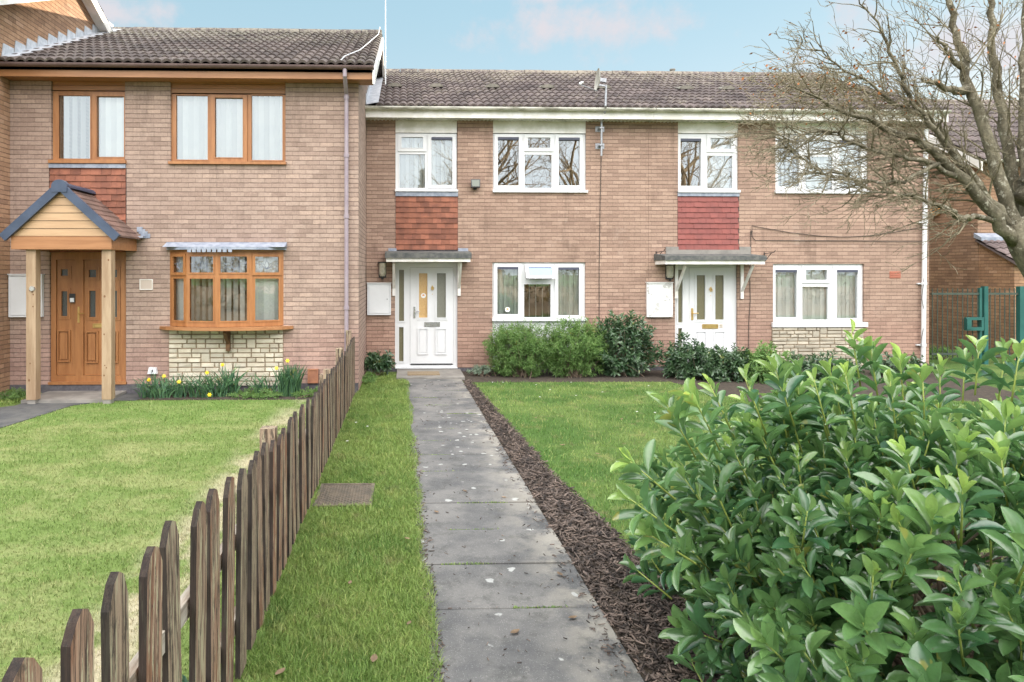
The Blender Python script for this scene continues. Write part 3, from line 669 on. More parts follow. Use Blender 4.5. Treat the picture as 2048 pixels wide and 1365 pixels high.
# beds
sheet('soil', ccw([(1.0, 12.3), (1.2, 12.1), gp(1340, 764), gp(1400, 780), gp(1500, 804), gp(1620, 810), gp(1850, 798), (9.8, 9.6), (10.6, 13.4), (10.6, YM - 0.01), (1.0, YM - 0.01)]), 0.003, M['soil'])
sheet('soil', ccw([gp(228, 801), gp(640, 801), (-0.88, 10.55), (-0.88, YL - 0.01), (-3.9, YL - 0.01)]), 0.010, M['soil'])
mp = [(path_r(yy) + 0.005, yy) for yy in np.arange(-0.5, 12.5, 0.5)] + [(mulch_x(yy), yy) for yy in np.arange(12.3, -0.6, -0.4)]
sheet('soil', ccw(mp), 0.010, M['soil'])
sheet('soil', ccw([(1.6, 0.9), (1.75, 3.9), (2.6, 4.8), (4.6, 4.6), (5.0, 0.9)]), 0.0115, M['soil'])

sheet('terrain', [(-60, -60), (60, -60), (60, -3.2), (-60, -3.2)], 0.01, pmat('leaf litter', (0.30, 0.19, 0.09), (0.14, 0.11, 0.05), 3, 0.95, bs=8))
# ================================================================== LEFT HOUSE (oak windows, gabled porch)
def rc(conv, a, b, c, d):
    x0, z1 = conv(a, b); x1, z0 = conv(c, d); return (x0, x1, z0, z1)
LX0, LX1 = X_(20, YL), X_(717, YL)
RYL, RZL = YL + 3.95, 7.30
lh = thing('terraced_house', 'terraced house of pinkish brick with brown oak-effect windows and a gabled porch', 'house', ((LX0 + LX1) / 2, YL, 0))
holes = [rc(pl, 102, 150, 250, 336), rc(pl, 341, 158, 571, 330), rc(pl, 99, 504, 252, 766), rc(pl, 345, 503, 564, 655), rc(pl, 98, 336, 253, 505)]
b = MB(); house_walls(b, LX0, LX1, YL, YL + 7.9, 5.16, (RYL, RZL - 0.12), holes); b.build('wall', M['brick_a'], lh)
b = MB(); b.box(LX0 + 0.002, LX1 - 0.002, YL - 0.012, YL + 0.004, -0.1, 0.155); b.build('plinth', M['plinth'], lh)
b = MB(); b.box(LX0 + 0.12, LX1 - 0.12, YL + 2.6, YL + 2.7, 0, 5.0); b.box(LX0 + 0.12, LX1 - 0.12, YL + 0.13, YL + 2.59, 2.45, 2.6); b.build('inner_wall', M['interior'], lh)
b = MB(); tiled_slope(b, LX0 - 0.0, LX1 + 0.27, YL - 0.33, 5.315, RYL, RZL, 13)
tiled_slope(b, LX0, LX1 + 0.27, YL + 8.2, 5.3, RYL, RZL, 13)
b.prism_x([(YL - 0.30, 5.28), (RYL, RZL - 0.035), (YL + 8.2, 5.27), (YL + 8.2, 5.2), (RYL, RZL - 0.12), (YL - 0.30, 5.19)], LX0 + 0.004, LX1 + 0.24)
rf = b.build('roof', M['roof_l'], lh)
b = MB(); ridge_run(b, LX0, LX1 + 0.27, RYL, RZL + 0.02); b.build('ridge_tile', M['roof_l'], rf)
b = MB(); b.prism_x([(YL - 0.34, 5.20), (RYL, RZL - 0.06), (RYL, RZL - 0.27), (YL - 0.34, 5.0)], LX1 + 0.245, LX1 + 0.285); b.prism_x([(RYL, RZL - 0.06), (YL + 8.2, 5.2), (YL + 8.2, 5.0), (RYL, RZL - 0.27)], LX1 + 0.245, LX1 + 0.285); b.build('bargeboard', M['white_paint'], lh)
b = MB(); b.box(LX0 + 0.01, LX1 + 0.24, YL - 0.30, YL - 0.275, 5.085, 5.235); b.build('fascia', M['oak_h'], lh)
b = MB(); b.box(LX0 + 0.01, LX1 + 0.24, YL - 0.274, YL + 0.10, 5.10, 5.112); b.build('soffit', M['oak_h'], lh)
b = MB(); gutter(b, LX0 - 0.02, LX1 + 0.27, YL - 0.365, 5.275); b.build('gutter', M['brown_gutter'], lh)
# header boards
for (a, t_, c, d) in ((103, 150, 250, 181), (341, 158, 570, 187)):
    x0, x1, z0, z1 = rc(pl, a, t_, c, d); b = MB(); h = (z1 - z0) / 3
    for k in range(3): b.box(x0, x1, YL + 0.03 + (0.004 if k % 2 else 0), YL + 0.08, z0 + k * h + 0.003, z0 + (k + 1) * h - 0.003)
    b.build('header_panel', M['oak_h'], lh)
window(lh, YL, (103, 181, 250, 327), [(115, 190, 178, 317, 0, 0), (192, 192, 247, 314, 1, 0)], M['oak'], M['glass_mid'], (99, 320, 253, 328), [(108, 184, 176, 322, 'slats', 0.72), (188, 184, 246, 322, 'slats', 0.36)])
window(lh, YL, (341, 187, 570, 329), [(351, 190, 414, 319, 0, 0), (429, 195, 485, 315, 1, 0), (502, 190, 564, 320, 0, 0)], M['oak'], M['glass_mid'], (338, 323, 573, 330), [(344, 188, 568, 325, 'slats', 0.36)])
# lead apron and hung tiles
x0, x1, z0, z1 = rc(pl, 99, 327, 252, 337); b = MB(); b.box(x0, x1, YL - 0.03, YL + 0.05, z0, z1 - 0.01); b.build('lead_apron', M['lead'], lh)
x0, x1, z0, z1 = rc(pl, 99, 337, 252, 505); b = MB(); b.box(x0 + 0.002, x1 - 0.002, YL + 0.01, YL + 0.09, z0, z1); b.build('tile_backing', M['plinth'], lh)
b = MB(); tile_hang(b, x0 + 0.005, x1 - 0.005, z0, z1, YL + 0.02, 13); b.build('hanging_tile', M['red_tile'], lh)
# door set
x0, x1, z0, z1 = rc(pl, 100, 505, 251, 765)
def panel(mb, conv, a, b_, c, d, y, pr=0.012):
    pr *= 2.4
    X0, X1, Z0, Z1 = rc(conv, a, b_, c, d); mb.holed(X0, X1, Z0, Z1, [(X0 + 0.022, X1 - 0.022, Z0 + 0.022, Z1 - 0.022)], y - pr, y + 0.002)
    mb.box(X0 + 0.045, X1 - 0.045, y - pr * 0.7, y + 0.002, Z0 + 0.045, Z1 - 0.045)
yd = YL + 0.06
b = MB(); Lm = pl(152, 600)[0]; Lr = pl(163, 600)[0]
b.holed(x0, x1, z0, z1, [rc(pl, 110, 520, 149, 752), rc(pl, 165, 520, 240, 752)], yd - 0.03, yd + 0.05); b.box(x0 - 0.02, x1 + 0.02, yd - 0.09, yd + 0.04, z0 - 0.03, z0 + 0.012)
df = b.build('door_frame', M['oak'], lh)
b = MB()
def leaf(mb, a, t_, c, d, glasses, pans, y):
    X0, X1, Z0, Z1 = rc(pl, a, t_, c, d); mb.holed(X0 + 0.003, X1 - 0.003, Z0 + 0.003, Z1 - 0.003, [rc(pl, *g_) for g_ in glasses], y, y + 0.04)
    for g_ in glasses: 
        A = rc(pl, *g_); mb.holed(A[0] - 0.05, A[1] + 0.05, A[2] - 0.05, A[3] + 0.05, [A], y - 0.012, y + 0.001); mb.holed(A[0] - 0.02, A[1] + 0.02, A[2] - 0.02, A[3] + 0.02, [A], y - 0.018, y - 0.0125)
    for p_ in pans: panel(mb, pl, *p_, y)
gl1 = [(119, 539, 133, 552), (120, 583, 132, 633)]; gl2 = [(175, 540, 190, 555), (176, 582, 189, 635), (220, 540, 232, 555), (220, 582, 232, 635)]
leaf(b, 110, 520, 149, 752, gl1, [(112, 661, 138, 725)], yd); sp_ = b.build('side_panel', M['oak'], df)
b = MB(); leaf(b, 165, 520, 240, 752, gl2, [(169, 663, 194, 727), (214, 663, 234, 727)], yd - 0.004); dr = b.build('door', M['oak'], lh)
for par, gls in ((sp_, gl1), (dr, gl2)):
    b = MB()
    for g_ in gls:
        A = rc(pl, *g_); b.face([(A[0], yd + 0.015, A[2]), (A[1], yd + 0.015, A[2]), (A[1], yd + 0.015, A[3]), (A[0], yd + 0.015, A[3])])
    if par is dr: b.build('pane', M['obs_dark'], dr)
    else:
        o = b.build('side_pane', M['obs_dark'], lh)
def handle(parent, conv, px, py0, py1, y, dirn=1, mt=None):
    b = MB(); a, z1 = conv(px - 2, py0); c, z0 = conv(px + 2, py1); b.box(a, c, y - 0.012, y, z0, z1); zm = z1 - (z1 - z0) * 0.42; xm = (a + c) / 2
    b.tube([(xm, y - 0.01, zm), (xm, y - 0.05, zm), (xm + 0.02 * dirn, y - 0.055, zm), (xm + 0.11 * dirn, y - 0.052, zm + 0.002)], 0.009, 8); b.build('handle', mt or M['brass'], parent)
handle(dr, pl, 156, 614, 646, yd - 0.03)
def letterbox(parent, conv, a, b_, c, d, y, mt=None):
    A = rc(conv, a, b_, c, d); b = MB(); b.holed(A[0], A[1], A[2], A[3], [(A[0] + 0.02, A[1] - 0.02, A[2] + 0.014, A[3] - 0.014)], y - 0.014, y); b.box(A[0] + 0.022, A[1] - 0.022, y - 0.008, y - 0.001, A[2] + 0.016, A[3] - 0.018); b.build('letterbox', mt or M['brass'], parent)
letterbox(dr, pl, 183, 648, 212, 656, yd - 0.005)
kx, kz = pl(143.5, 597); b = MB(); b.box(kx - 0.045, kx + 0.045, yd - 0.05, yd - 0.031, kz - 0.07, kz + 0.075, m=0); b.box(kx - 0.032, kx + 0.032, yd - 0.056, yd - 0.05, kz - 0.062, kz + 0.005, m=1)
kr = thing('door_bell', 'black and white keypad doorbell on the oak door frame', 'doorbell', (kx, YL, kz)); b.build('keypad', [M['dark'], M['plastic_white']], kr)
# bay window
def bow(z0, z1, off, pts_only=False, ex=0.0):
    P = [(340 - ex, 0), (381, 0.20), (443, 0.29), (507, 0.20), (567 + ex, 0.0)]
    return [(X_(a, YL), YL - d - off) for a, d in P]
zs0 = pl(340, 655)[1] - 0.0; bz0 = H - (653 - HY) * 10.95 / F; bz1 = H - (504 - HY) * 10.95 / F
P5 = bow(0, 0, 0); bay = MB(); pane = MB(); tp = MB()
glasses = [[(0.28, 0.76, 'a')], [(0.10, 0.86, 'b')], [(0.10, 0.88, 'b')], [(0.14, 0.80, 'a')]]
zg = [(H - (642 - HY) * 10.92 / F, H - (557 - HY) * 10.92 / F), (H - (546 - HY) * 10.92 / F, H - (513 - HY) * 10.92 / F)]
leads = MB()
for k in range(4):
    A = Vector((P5[k][0], P5[k][1], 0)); B = Vector((P5[k+1][0], P5[k+1][1], 0)); d = (B - A); n = Vector((d.y, -d.x, 0)).normalized(); L = d.length; dn = d.normalized()
    if k in (0, 3): s0, s1 = (0.20, 0.86) if k == 0 else (0.12, 0.86)
    else: s0, s1 = (0.10, 0.90)
    xs = [0, s0 * L, s1 * L, L]; zz = [bz0, zg[0][0], zg[0][1], zg[1][0], zg[1][1], bz1]
    def P(s, z, o): q = A + dn * s + n * o; return (q.x, q.y, z)
    for i in range(3):
        for j in range(5):
            if i == 1 and j in (1, 3): continue
            q = [P(xs[i], zz[j], 0), P(xs[i+1], zz[j], 0), P(xs[i+1], zz[j+1], 0), P(xs[i], zz[j+1], 0)]; r = [P(xs[i], zz[j], -0.055), P(xs[i+1], zz[j], -0.055), P(xs[i+1], zz[j+1], -0.055), P(xs[i], zz[j+1], -0.055)]
            bay.hexa([r[0], r[1], q[1], q[0], r[3], r[2], q[2], q[3]])
    for j in (1, 3):
        sash = (j == 3 and k in (0, 3)); e = 0.04 if sash else 0.02; o = 0.02 if sash else 0.008
        X0, X1, Z0, Z1 = xs[1], xs[2], zz[j], zz[j+1]
        for (a0, a1, c0, c1) in ((X0 - e, X0 + 0.006, Z0 - e, Z1 + e), (X1 - 0.006, X1 + e, Z0 - e, Z1 + e), (X0 + 0.006, X1 - 0.006, Z0 - e, Z0 + 0.006), (X0 + 0.006, X1 - 0.006, Z1 - 0.006, Z1 + e)):
            q = [P(a0, c0, o), P(a1, c0, o), P(a1, c1, o), P(a0, c1, o)]; r = [P(a0, c0, -0.01), P(a1, c0, -0.01), P(a1, c1, -0.01), P(a0, c1, -0.01)]
            bay.hexa([r[0], r[1], q[1], q[0], r[3], r[2], q[2], q[3]])
        pane.face([P(X0, Z0, -0.02), P(X1, Z0, -0.02), P(X1, Z1, -0.02), P(X0, Z1, -0.02)])
        if j == 3:   # leaded tulip
            cx, cz, w_, h_ = (X0 + X1) / 2, (Z0 + Z1) / 2, (X1 - X0), (Z1 - Z0)
            def ln(pts, r=0.004): leads.tube([P(cx + u * w_ * 0.5, cz + v * h_ * 0.5, -0.012) for u, v in pts], r, 4)
            ln([(-1, 0.1), (-0.4, 0.05)], 0.003); ln([(1, 0.1), (0.4, 0.05)], 0.003); ln([(0, -1), (0, -0.45)], 0.003)
            ln([(0, -0.5), (-0.18, -0.15), (-0.12, 0.2), (0, 0.5), (0.12, 0.2), (0.18, -0.15), (0, -0.5)]); ln([(0, -0.5), (-0.38, -0.2), (-0.45, 0.25), (-0.2, 0.0)]); ln([(0, -0.5), (0.38, -0.2), (0.45, 0.25), (0.2, 0.0)]); ln([(0, 0.5), (0, 0.95)], 0.003)
            ln([(-0.55, -0.25), (0, -0.55), (0.55, -0.25)], 0.003)
wb = bay.build('bay_window', M['oak'], lh); pane.build('pane', M['glass'], wb); leads.build('leading', M['lead'], wb)
for (s0, s1, y_, mode, op) in ((0, 1, 0, 'slats', 0.08), (1, 2, 0, 'slats', 0.82), (2, 3, 0, 'slats', 0.6), (3, 4, 0, 'slats', 0.08)):
    A = P5[s0]; B = P5[s1]; mb = MB(); n = int(abs(B[0] - A[0]) / (0.085 if op < 0.5 else 0.105))
    for q in range(n + 1):
        t = (q + 0.5) / (n + 1); cx = A[0] + (B[0] - A[0]) * t; cy = A[1] + (B[1] - A[1]) * t + 0.13; an = math.radians(90 * op); hw = 0.048
        mb.face([(cx - hw * math.cos(an), cy - hw * math.sin(an), bz0 + 0.06), (cx + hw * math.cos(an), cy + hw * math.sin(an), bz0 + 0.06), (cx + hw * math.cos(an), cy + hw * math.sin(an), bz1 - 0.05), (cx - hw * math.cos(an), cy - hw * math.sin(an), bz1 - 0.05)], random.random())
    mb.build('blind', M['blind'], wb)
def slabpoly(mb, P, z0, z1, y_back):
    n = len(P); poly = [(x, y) for x, y in P] + [(P[-1][0], y_back), (P[0][0], y_back)]; m = len(poly); i = len(mb.v)
    mb.v += [(x, y, z0) for x, y in poly] + [(x, y, z1) for x, y in poly]
    mb.f.append(tuple(reversed(range(i, i + m)))); mb.f.append(tuple(range(i + m, i + 2 * m)))
    mb.f += [(i + k, i + (k + 1) % m, i + m + (k + 1) % m, i + m + k) for k in range(m)]; mb.c += [0.5] * (m + 2); mb.m += [0] * (m + 2)
def bowc(n, off, ex):
    xa, xb = X_(340 - ex, YL), X_(567 + ex, YL); out = []
    for i in range(n + 1):
        t = i / n; out.append((xa + (xb - xa) * t, YL - 0.02 - (0.29 + off) * math.sin(PI * t) ** 0.62))
    return out
b = MB(); slabpoly(b, bowc(14, 0.07, 20), bz0 - 0.055, bz0 - 0.005, YL - 0.004); b.build('sill', M['oak_h'], wb)
b = MB(); slabpoly(b, [(x, y - 0.012) for x, y in P5], bz1 + 0.002, bz1 + 0.03, YL - 0.004); b.build('head_board', M['oak_h'], wb)
b = MB(); Pt = [(x, y) for x, y in bowc(10, 0.06, 6)]; slabpoly(b, Pt, bz1 + 0.031, bz1 + 0.075, YL - 0.003)
x0, x1 = X_(334, YL), X_(574, YL)
b.hexa([(x0, YL - 0.22, bz1 + 0.076), (x1, YL - 0.22, bz1 + 0.076), (x1, YL - 0.001, bz1 + 0.076), (x0, YL - 0.001, bz1 + 0.076), (x0, YL - 0.03, bz1 + 0.15), (x1, YL - 0.03, bz1 + 0.15), (x1, YL - 0.001, bz1 + 0.16), (x0, YL - 0.001, bz1 + 0.16)])
for k in range(9):
    t = 0.22 + k * 0.045; xx = P5[0][0] + (P5[4][0] - P5[0][0]) * t; yy = YL - 0.035 - 0.35 * math.sin(PI * t) ** 0.62
    b.box(xx - 0.03, xx + 0.03, yy - 0.006, yy + 0.0, bz1 - 0.012, bz1 + 0.045)
b.build('lead_roof', M['lead'], wb)
cx = X_(455, YL - 0.1); cz = pl(455, 703)[1]; b = MB(); b.box(cx - 0.032, cx + 0.032, YL - 0.09, YL - 0.03, cz + 0.01, bz0 - 0.06); b.bar((cx, YL - 0.08, bz0 - 0.27), (cx, YL - 0.28, bz0 - 0.08), 0.05, 0.05); b.build('bracket', pmat('old dark oak', (0.16, 0.08, 0.035), (0.1, 0.05, 0.02), 10, 0.7), wb)
# stone panel
x0, x1, z0, z1 = rc(pl, 338, 664, 567, 772); b = MB(); b.box(x0, x1, YL - 0.008, YL + 0.005, z0, bz0 - 0.056); b.build('mortar_bed', M['stone_mortar'], lh)
b = MB(); stonework(b, x0, x1, z0, bz0 - 0.06, YL - 0.008, 5, 0.074, 0.078); b.build('stone_cladding', M['stone'], lh)
# porch
PY = YL - 0.95; pc = lambda a, c: pt(a, c, PY)
po = None
xl, zl = pc(22, 497); xr, _ = pc(223, 497); za = pc(122, 380)[1]; ze = pc(22, 473)[1]; xm = pc(123, 0)[0]; zb_ = pc(22, 499)[1]
b = MB(); b.box(xl, xr, PY, PY + 0.03, zb_, ze); b.box(xl, xl + 0.03, PY + 0.031, YL - 0.001, zb_, ze); b.box(xr - 0.03, xr, PY + 0.031, YL - 0.001, zb_, ze); b.box(xl + 0.031, xr - 0.031, PY + 0.031, YL - 0.002, zb_ + 0.01, zb_ + 0.02)
po = b.build('porch', M['oak_h'], lh)
b = MB(); n = 6; zt = za
for k in range(n):
    f0, f1 = k / n, (k + 1) / n; zz0 = ze + 0.002 + (zt - ze) * f0; zz1 = ze + (zt - ze) * f1
    l0 = xl + 0.02 + (xm - xl - 0.02) * f0; r0 = xr - 0.02 + (xm - xr + 0.02) * f0; l1 = xl + 0.02 + (xm - xl - 0.02) * f1; r1 = xr - 0.02 + (xm - xr + 0.02) * f1
    b.hexa([(l0, PY + 0.004, zz0 + 0.004), (r0, PY + 0.004, zz0 + 0.004), (r0, PY + 0.05, zz0 + 0.004), (l0, PY + 0.05, zz0 + 0.004), (l1, PY + 0.014, zz1), (r1, PY + 0.014, zz1), (r1, PY + 0.05, zz1), (l1, PY + 0.05, zz1)])
b.build('gable_panel', M['oak_pale'], po)
def slope_tiles(mb, sx):   # tiles on one pitch, running back to the wall
    ax, az = xm, za + 0.045; ex_ = xl - 0.09 if sx < 0 else xr + 0.09; ezz = ze - 0.005
    n = 9
    for k in range(n):
        f0, f1 = k / n, (k + 1) / n + 0.02
        X0, Z0 = ex_ + (ax - ex_) * f0, ezz + (az - ezz) * f0; X1, Z1 = ex_ + (ax - ex_) * min(f1, 1), ezz + (az - ezz) * min(f1, 1)
        y = PY - 0.04 - (k % 2) * 0.08
        while y < YL - 0.01:
            y0 = max(y, PY - 0.04) + 0.002; y1 = min(y + 0.165, YL - 0.002) - 0.002
            if y1 - y0 > 0.02:
                u = 0.028; mb.hexa([(X0, y0, Z0), (X0, y1, Z0), (X0, y1, Z0 + u), (X0, y0, Z0 + u), (X1, y0, Z1 - 0.006), (X1, y1, Z1 - 0.006), (X1, y1, Z1 + 0.008), (X1, y0, Z1 + 0.008)], random.random())
            y += 0.165
b = MB(); slope_tiles(b, -1); slope_tiles(b, 1); b.build('porch_roof', M['porch_tile'], po)
b = MB()
for sx, ex_ in ((-1, xl - 0.10), (1, xr + 0.10)):
    A = Vector((ex_, PY - 0.045, ze - 0.025)); B = Vector((xm, PY - 0.045, za + 0.055)); dd = (B - A).normalized(); nn = Vector((-dd.z, 0, dd.x)); nn = nn if nn.z > 0 else -nn
    hw = 0.062; p = [A - nn * hw, B - nn * hw, B + nn * hw, A + nn * hw]
    if sx < 0: b.hexa([q + Vector((0, -0.02, 0)) for q in p] + [q + Vector((0, 0.03, 0)) for q in p])
    else: b.hexa([q + Vector((0, -0.018, 0)) for q in p] + [q + Vector((0, 0.032, 0)) for q in p])
poly = [(xm + 0.115 * math.cos(t), za + 0.045 + 0.10 * math.sin(t)) for t in [PI * k / 10 for k in range(11)]] + [(xm - 0.11, za - 0.04), (xm + 0.11, za - 0.04)]
b.prism_y(poly, PY - 0.075, PY + 0.0); pr_ = [(xm + 0.085 * math.cos(t), za + 0.04 + 0.075 * math.sin(t)) for t in [PI * k / 8 for k in range(9)]]; b.prism_y(pr_, PY + 0.001, YL - 0.003)
b.build('verge_trim', M['slate_trim'], po)
b = MB()
for k in range(4):
    zz = ze + 0.02 + k * 0.035; b.box(xr + 0.10 - k * 0.03, xr + 0.22 - k * 0.04, YL - 0.012 - k * 0.003, YL - 0.001, zz, zz + 0.075 + k * 0.001)
b.box(xr + 0.03, xr + 0.14, YL - 0.10, YL - 0.013, ze + 0.02, ze + 0.05); b.build('flashing', M['lead'], po)
for a0, a1 in ((53, 72), (204, 223)):
    X0 = X_(a0, PY + 0.06); X1 = X_(a1, PY + 0.06); zf = H - (786 - HY) * (PY + 0.1) / F; b = MB(); w_ = (X1 - X0)
    b.box(X0, X1, PY + 0.05, PY + 0.05 + w_, 0.075, zb_ - 0.001)
    pst = b.build('post', M['wood_new'], po)
    b = MB(); b.box(X0 + 0.012, X1 - 0.012, PY + 0.06, PY + 0.04 + w_, 0.0, 0.074); b.build('post_base', M['concrete'], pst)
    rd = random.Random(a0); KM = pmat('knot', (0.16, 0.075, 0.03), None, rough=0.7)
    for k in range(6):
        kz = rd.uniform(0.3, 2.2); kx = rd.uniform(X0 + 0.03, X1 - 0.03); r = rd.uniform(0.006, 0.015); b = MB()
        b.prism_y([(kx + r * math.cos(t), kz + r * 1.3 * math.sin(t)) for t in [2 * PI * q / 8 for q in range(8)]], PY + 0.0485, PY + 0.052); b.build('knot', KM, pst)
kx = X_(61, PY); kz = pc(61, 578)[1]; b = MB(); b.tube([(kx, PY + 0.025, kz), (kx, PY + 0.049, kz)], [0.036, 0.045], 14); bb = tag(b.build('push_light', M['chrome']), 'small round white and chrome light fixed to the porch post', 'light')
meter_box((22, 550, 88, 634), pl, YL, 'clean white meter box on the brick beside the oak door, partly behind the porch post', M['plastic_white'])
x0, x1, z0, z1 = rc(pl, 280, 559, 306, 580); b = MB(); b.holed(x0, x1, z0, z1, [(x0 + 0.012, x1 - 0.012, z0 + 0.012, z1 - 0.012)], YL - 0.02, YL - 0.001, m=0); b.box(x0 + 0.011, x1 - 0.011, YL - 0.014, YL - 0.002, z0 + 0.011, z1 - 0.011, m=1)
tag(b.build('house_plaque', [M['white_paint'], pmat('plaque', (0.5, 0.42, 0.36), None, rough=0.5)]), 'small blank beige plaque on the brick between the porch and the bay window', 'plaque')
x, z = pl(307, 741); b = MB(); b.prism_y([(x - 0.075, z - 0.05), (x + 0.075, z - 0.05), (x + 0.055, z + 0.05), (x - 0.05, z + 0.055)], YL - 0.07, YL - 0.002, m=0); b.box(x + 0.0, x + 0.016, YL - 0.08, YL - 0.071, z - 0.02, z + 0.02, m=1)
tag(b.build('outdoor_socket', [M['plastic_white'], M['dark']]), 'white plastic outdoor socket low on the brick above the daffodils', 'socket')
x0, x1, z0, z1 = rc(pl, 616, 738, 637, 766); b = MB(); b.holed(x0, x1, z0, z1, [(x0 + 0.02, x1 - 0.02, z0 + 0.02, z1 - 0.02)], YL - 0.05, YL - 0.002); b.box(x0 + 0.019, x1 - 0.019, YL - 0.04, YL - 0.003, z0 + 0.019, z1 - 0.019)
tag(b.build('vent_cover', M['terracotta']), 'square terracotta vent cover low on the wall near the picket fence', 'vent')
# downpipe
px_ = X_(693, YL - 0.05); b = MB(); b.tube([(px_, YL - 0.365, 5.25), (px_, YL - 0.365, 5.12), (px_, YL - 0.2, 4.99), (px_, YL - 0.055, 4.9), (px_, YL - 0.055, 0.0)], 0.034, 10)
for z in (4.85, 3.9, 2.9, 1.4, 0.6): b.tube([(px_, YL - 0.055, z - 0.03), (px_, YL - 0.055, z + 0.03)], 0.044, 10)
b.build('downpipe', M['mauve_pipe'], lh)
# stepped flashing against neighbour wall and right-hand lead
b = MB(); n = 12; sl_ = (RZL - 5.31) / (RYL - YL + 0.33)
for k in range(n):
    y0 = YL - 0.25 + k * 0.345; y1 = y0 + 0.335; zz = 5.33 + (y0 - YL + 0.33) * sl_
    b.prism_x([(y0, zz + 0.0), (y1, zz + 0.345 * sl_), (y1, zz + 0.345 * sl_ + 0.12), (y0 + 0.05, zz + 0.27)], LX0 + 0.002, LX0 + 0.014)
    b.hexa([(LX0 + 0.015, y0, zz + 0.045), (LX0 + 0.22, y0, zz + 0.03), (LX0 + 0.22, y1 + 0.01, zz + 0.03 + 0.345 * sl_), (LX0 + 0.015, y1 + 0.01, zz + 0.045 + 0.345 * sl_), (LX0 + 0.015, y0, zz + 0.055), (LX0 + 0.22, y0, zz + 0.042), (LX0 + 0.22, y1 + 0.01, zz + 0.042 + 0.345 * sl_), (LX0 + 0.015, y1 + 0.01, zz + 0.055 + 0.345 * sl_)])
b.build('flashing', M['lead_pale'], rf)

# ================================================================== FAR-LEFT NEIGHBOUR (gable end)
NX1 = LX0 - 0.004; NX0 = NX1 - 6
nh = thing('gable_house', 'brick house end at the photo edge, its sunlit gable rising above the tiled roof', 'house', (NX0 + 3, 9.6, 0))
b = MB(); ny0, nyr, nzr, ns = 9.55, 13.45, 7.50, 0.46; zf_ = nzr - ns * (nyr - ny0)
b.box(NX0, NX1 - 0.002, ny0, ny0 + 0.11, -0.3, zf_ + 0.03); b.prism_x([(ny0 + 0.111, -0.3), (17.4, -0.3), (17.4, nzr - ns * (17.4 - nyr)), (nyr, nzr), (ny0 + 0.111, zf_ + 0.05)], NX1 - 0.11, NX1)
b.prism_x([(ny0 + 0.111, -0.3), (17.4, -0.3), (17.4, nzr - ns * (17.4 - nyr)), (nyr, nzr), (ny0 + 0.111, zf_ + 0.05)], NX0, NX0 + 0.11); b.box(NX0 + 0.12, NX1 - 0.12, 17.28, 17.39, -0.3, 5.6)
b.build('wall', brick_mat('brick gable', (0.42, 0.26, 0.16), (0.32, 0.19, 0.115), (0.16, 0.10, 0.07)), nh)
b = MB(); b.prism_x([(ny0 - 0.4, zf_ - 0.14), (nyr, nzr + 0.045), (17.8, nzr - ns * (17.8 - nyr) + 0.045), (17.8, nzr - ns * (17.8 - nyr) + 0.10), (nyr, nzr + 0.12), (ny0 - 0.4, zf_ - 0.07)], NX0 - 0.2, NX1 + 0.20)
tiled_slope(b, NX0 - 0.2, NX1 + 0.21, ny0 - 0.42, zf_ - 0.06, nyr, nzr + 0.13, 14); tiled_slope(b, NX0 - 0.2, NX1 + 0.21, 17.8, nzr - ns * (17.8 - nyr) + 0.11, nyr, nzr + 0.13, 14)
rn = b.build('roof', M['roof_l'], nh)
b = MB()
b.prism_x([(ny0 - 0.42, zf_ - 0.27), (nyr, nzr - 0.10), (nyr, nzr + 0.09), (ny0 - 0.42, zf_ - 0.08)], NX1 + 0.201, NX1 + 0.225); b.prism_x([(nyr + 0.001, nzr - 0.10), (17.8, nzr - 0.10 - ns * 4.35), (17.8, nzr + 0.09 - ns * 4.35), (nyr + 0.001, nzr + 0.09)], NX1 + 0.201, NX1 + 0.225)
b.prism_x([(ny0 - 0.42, zf_ - 0.24), (nyr, nzr - 0.04), (17.8, nzr - 0.04 - ns * 4.35), (17.8, nzr - 0.03 - ns * 4.35), (nyr, nzr - 0.03), (ny0 - 0.42, zf_ - 0.23)], NX1 + 0.003, NX1 + 0.2)
b.build('bargeboard', M['white_paint'], nh)

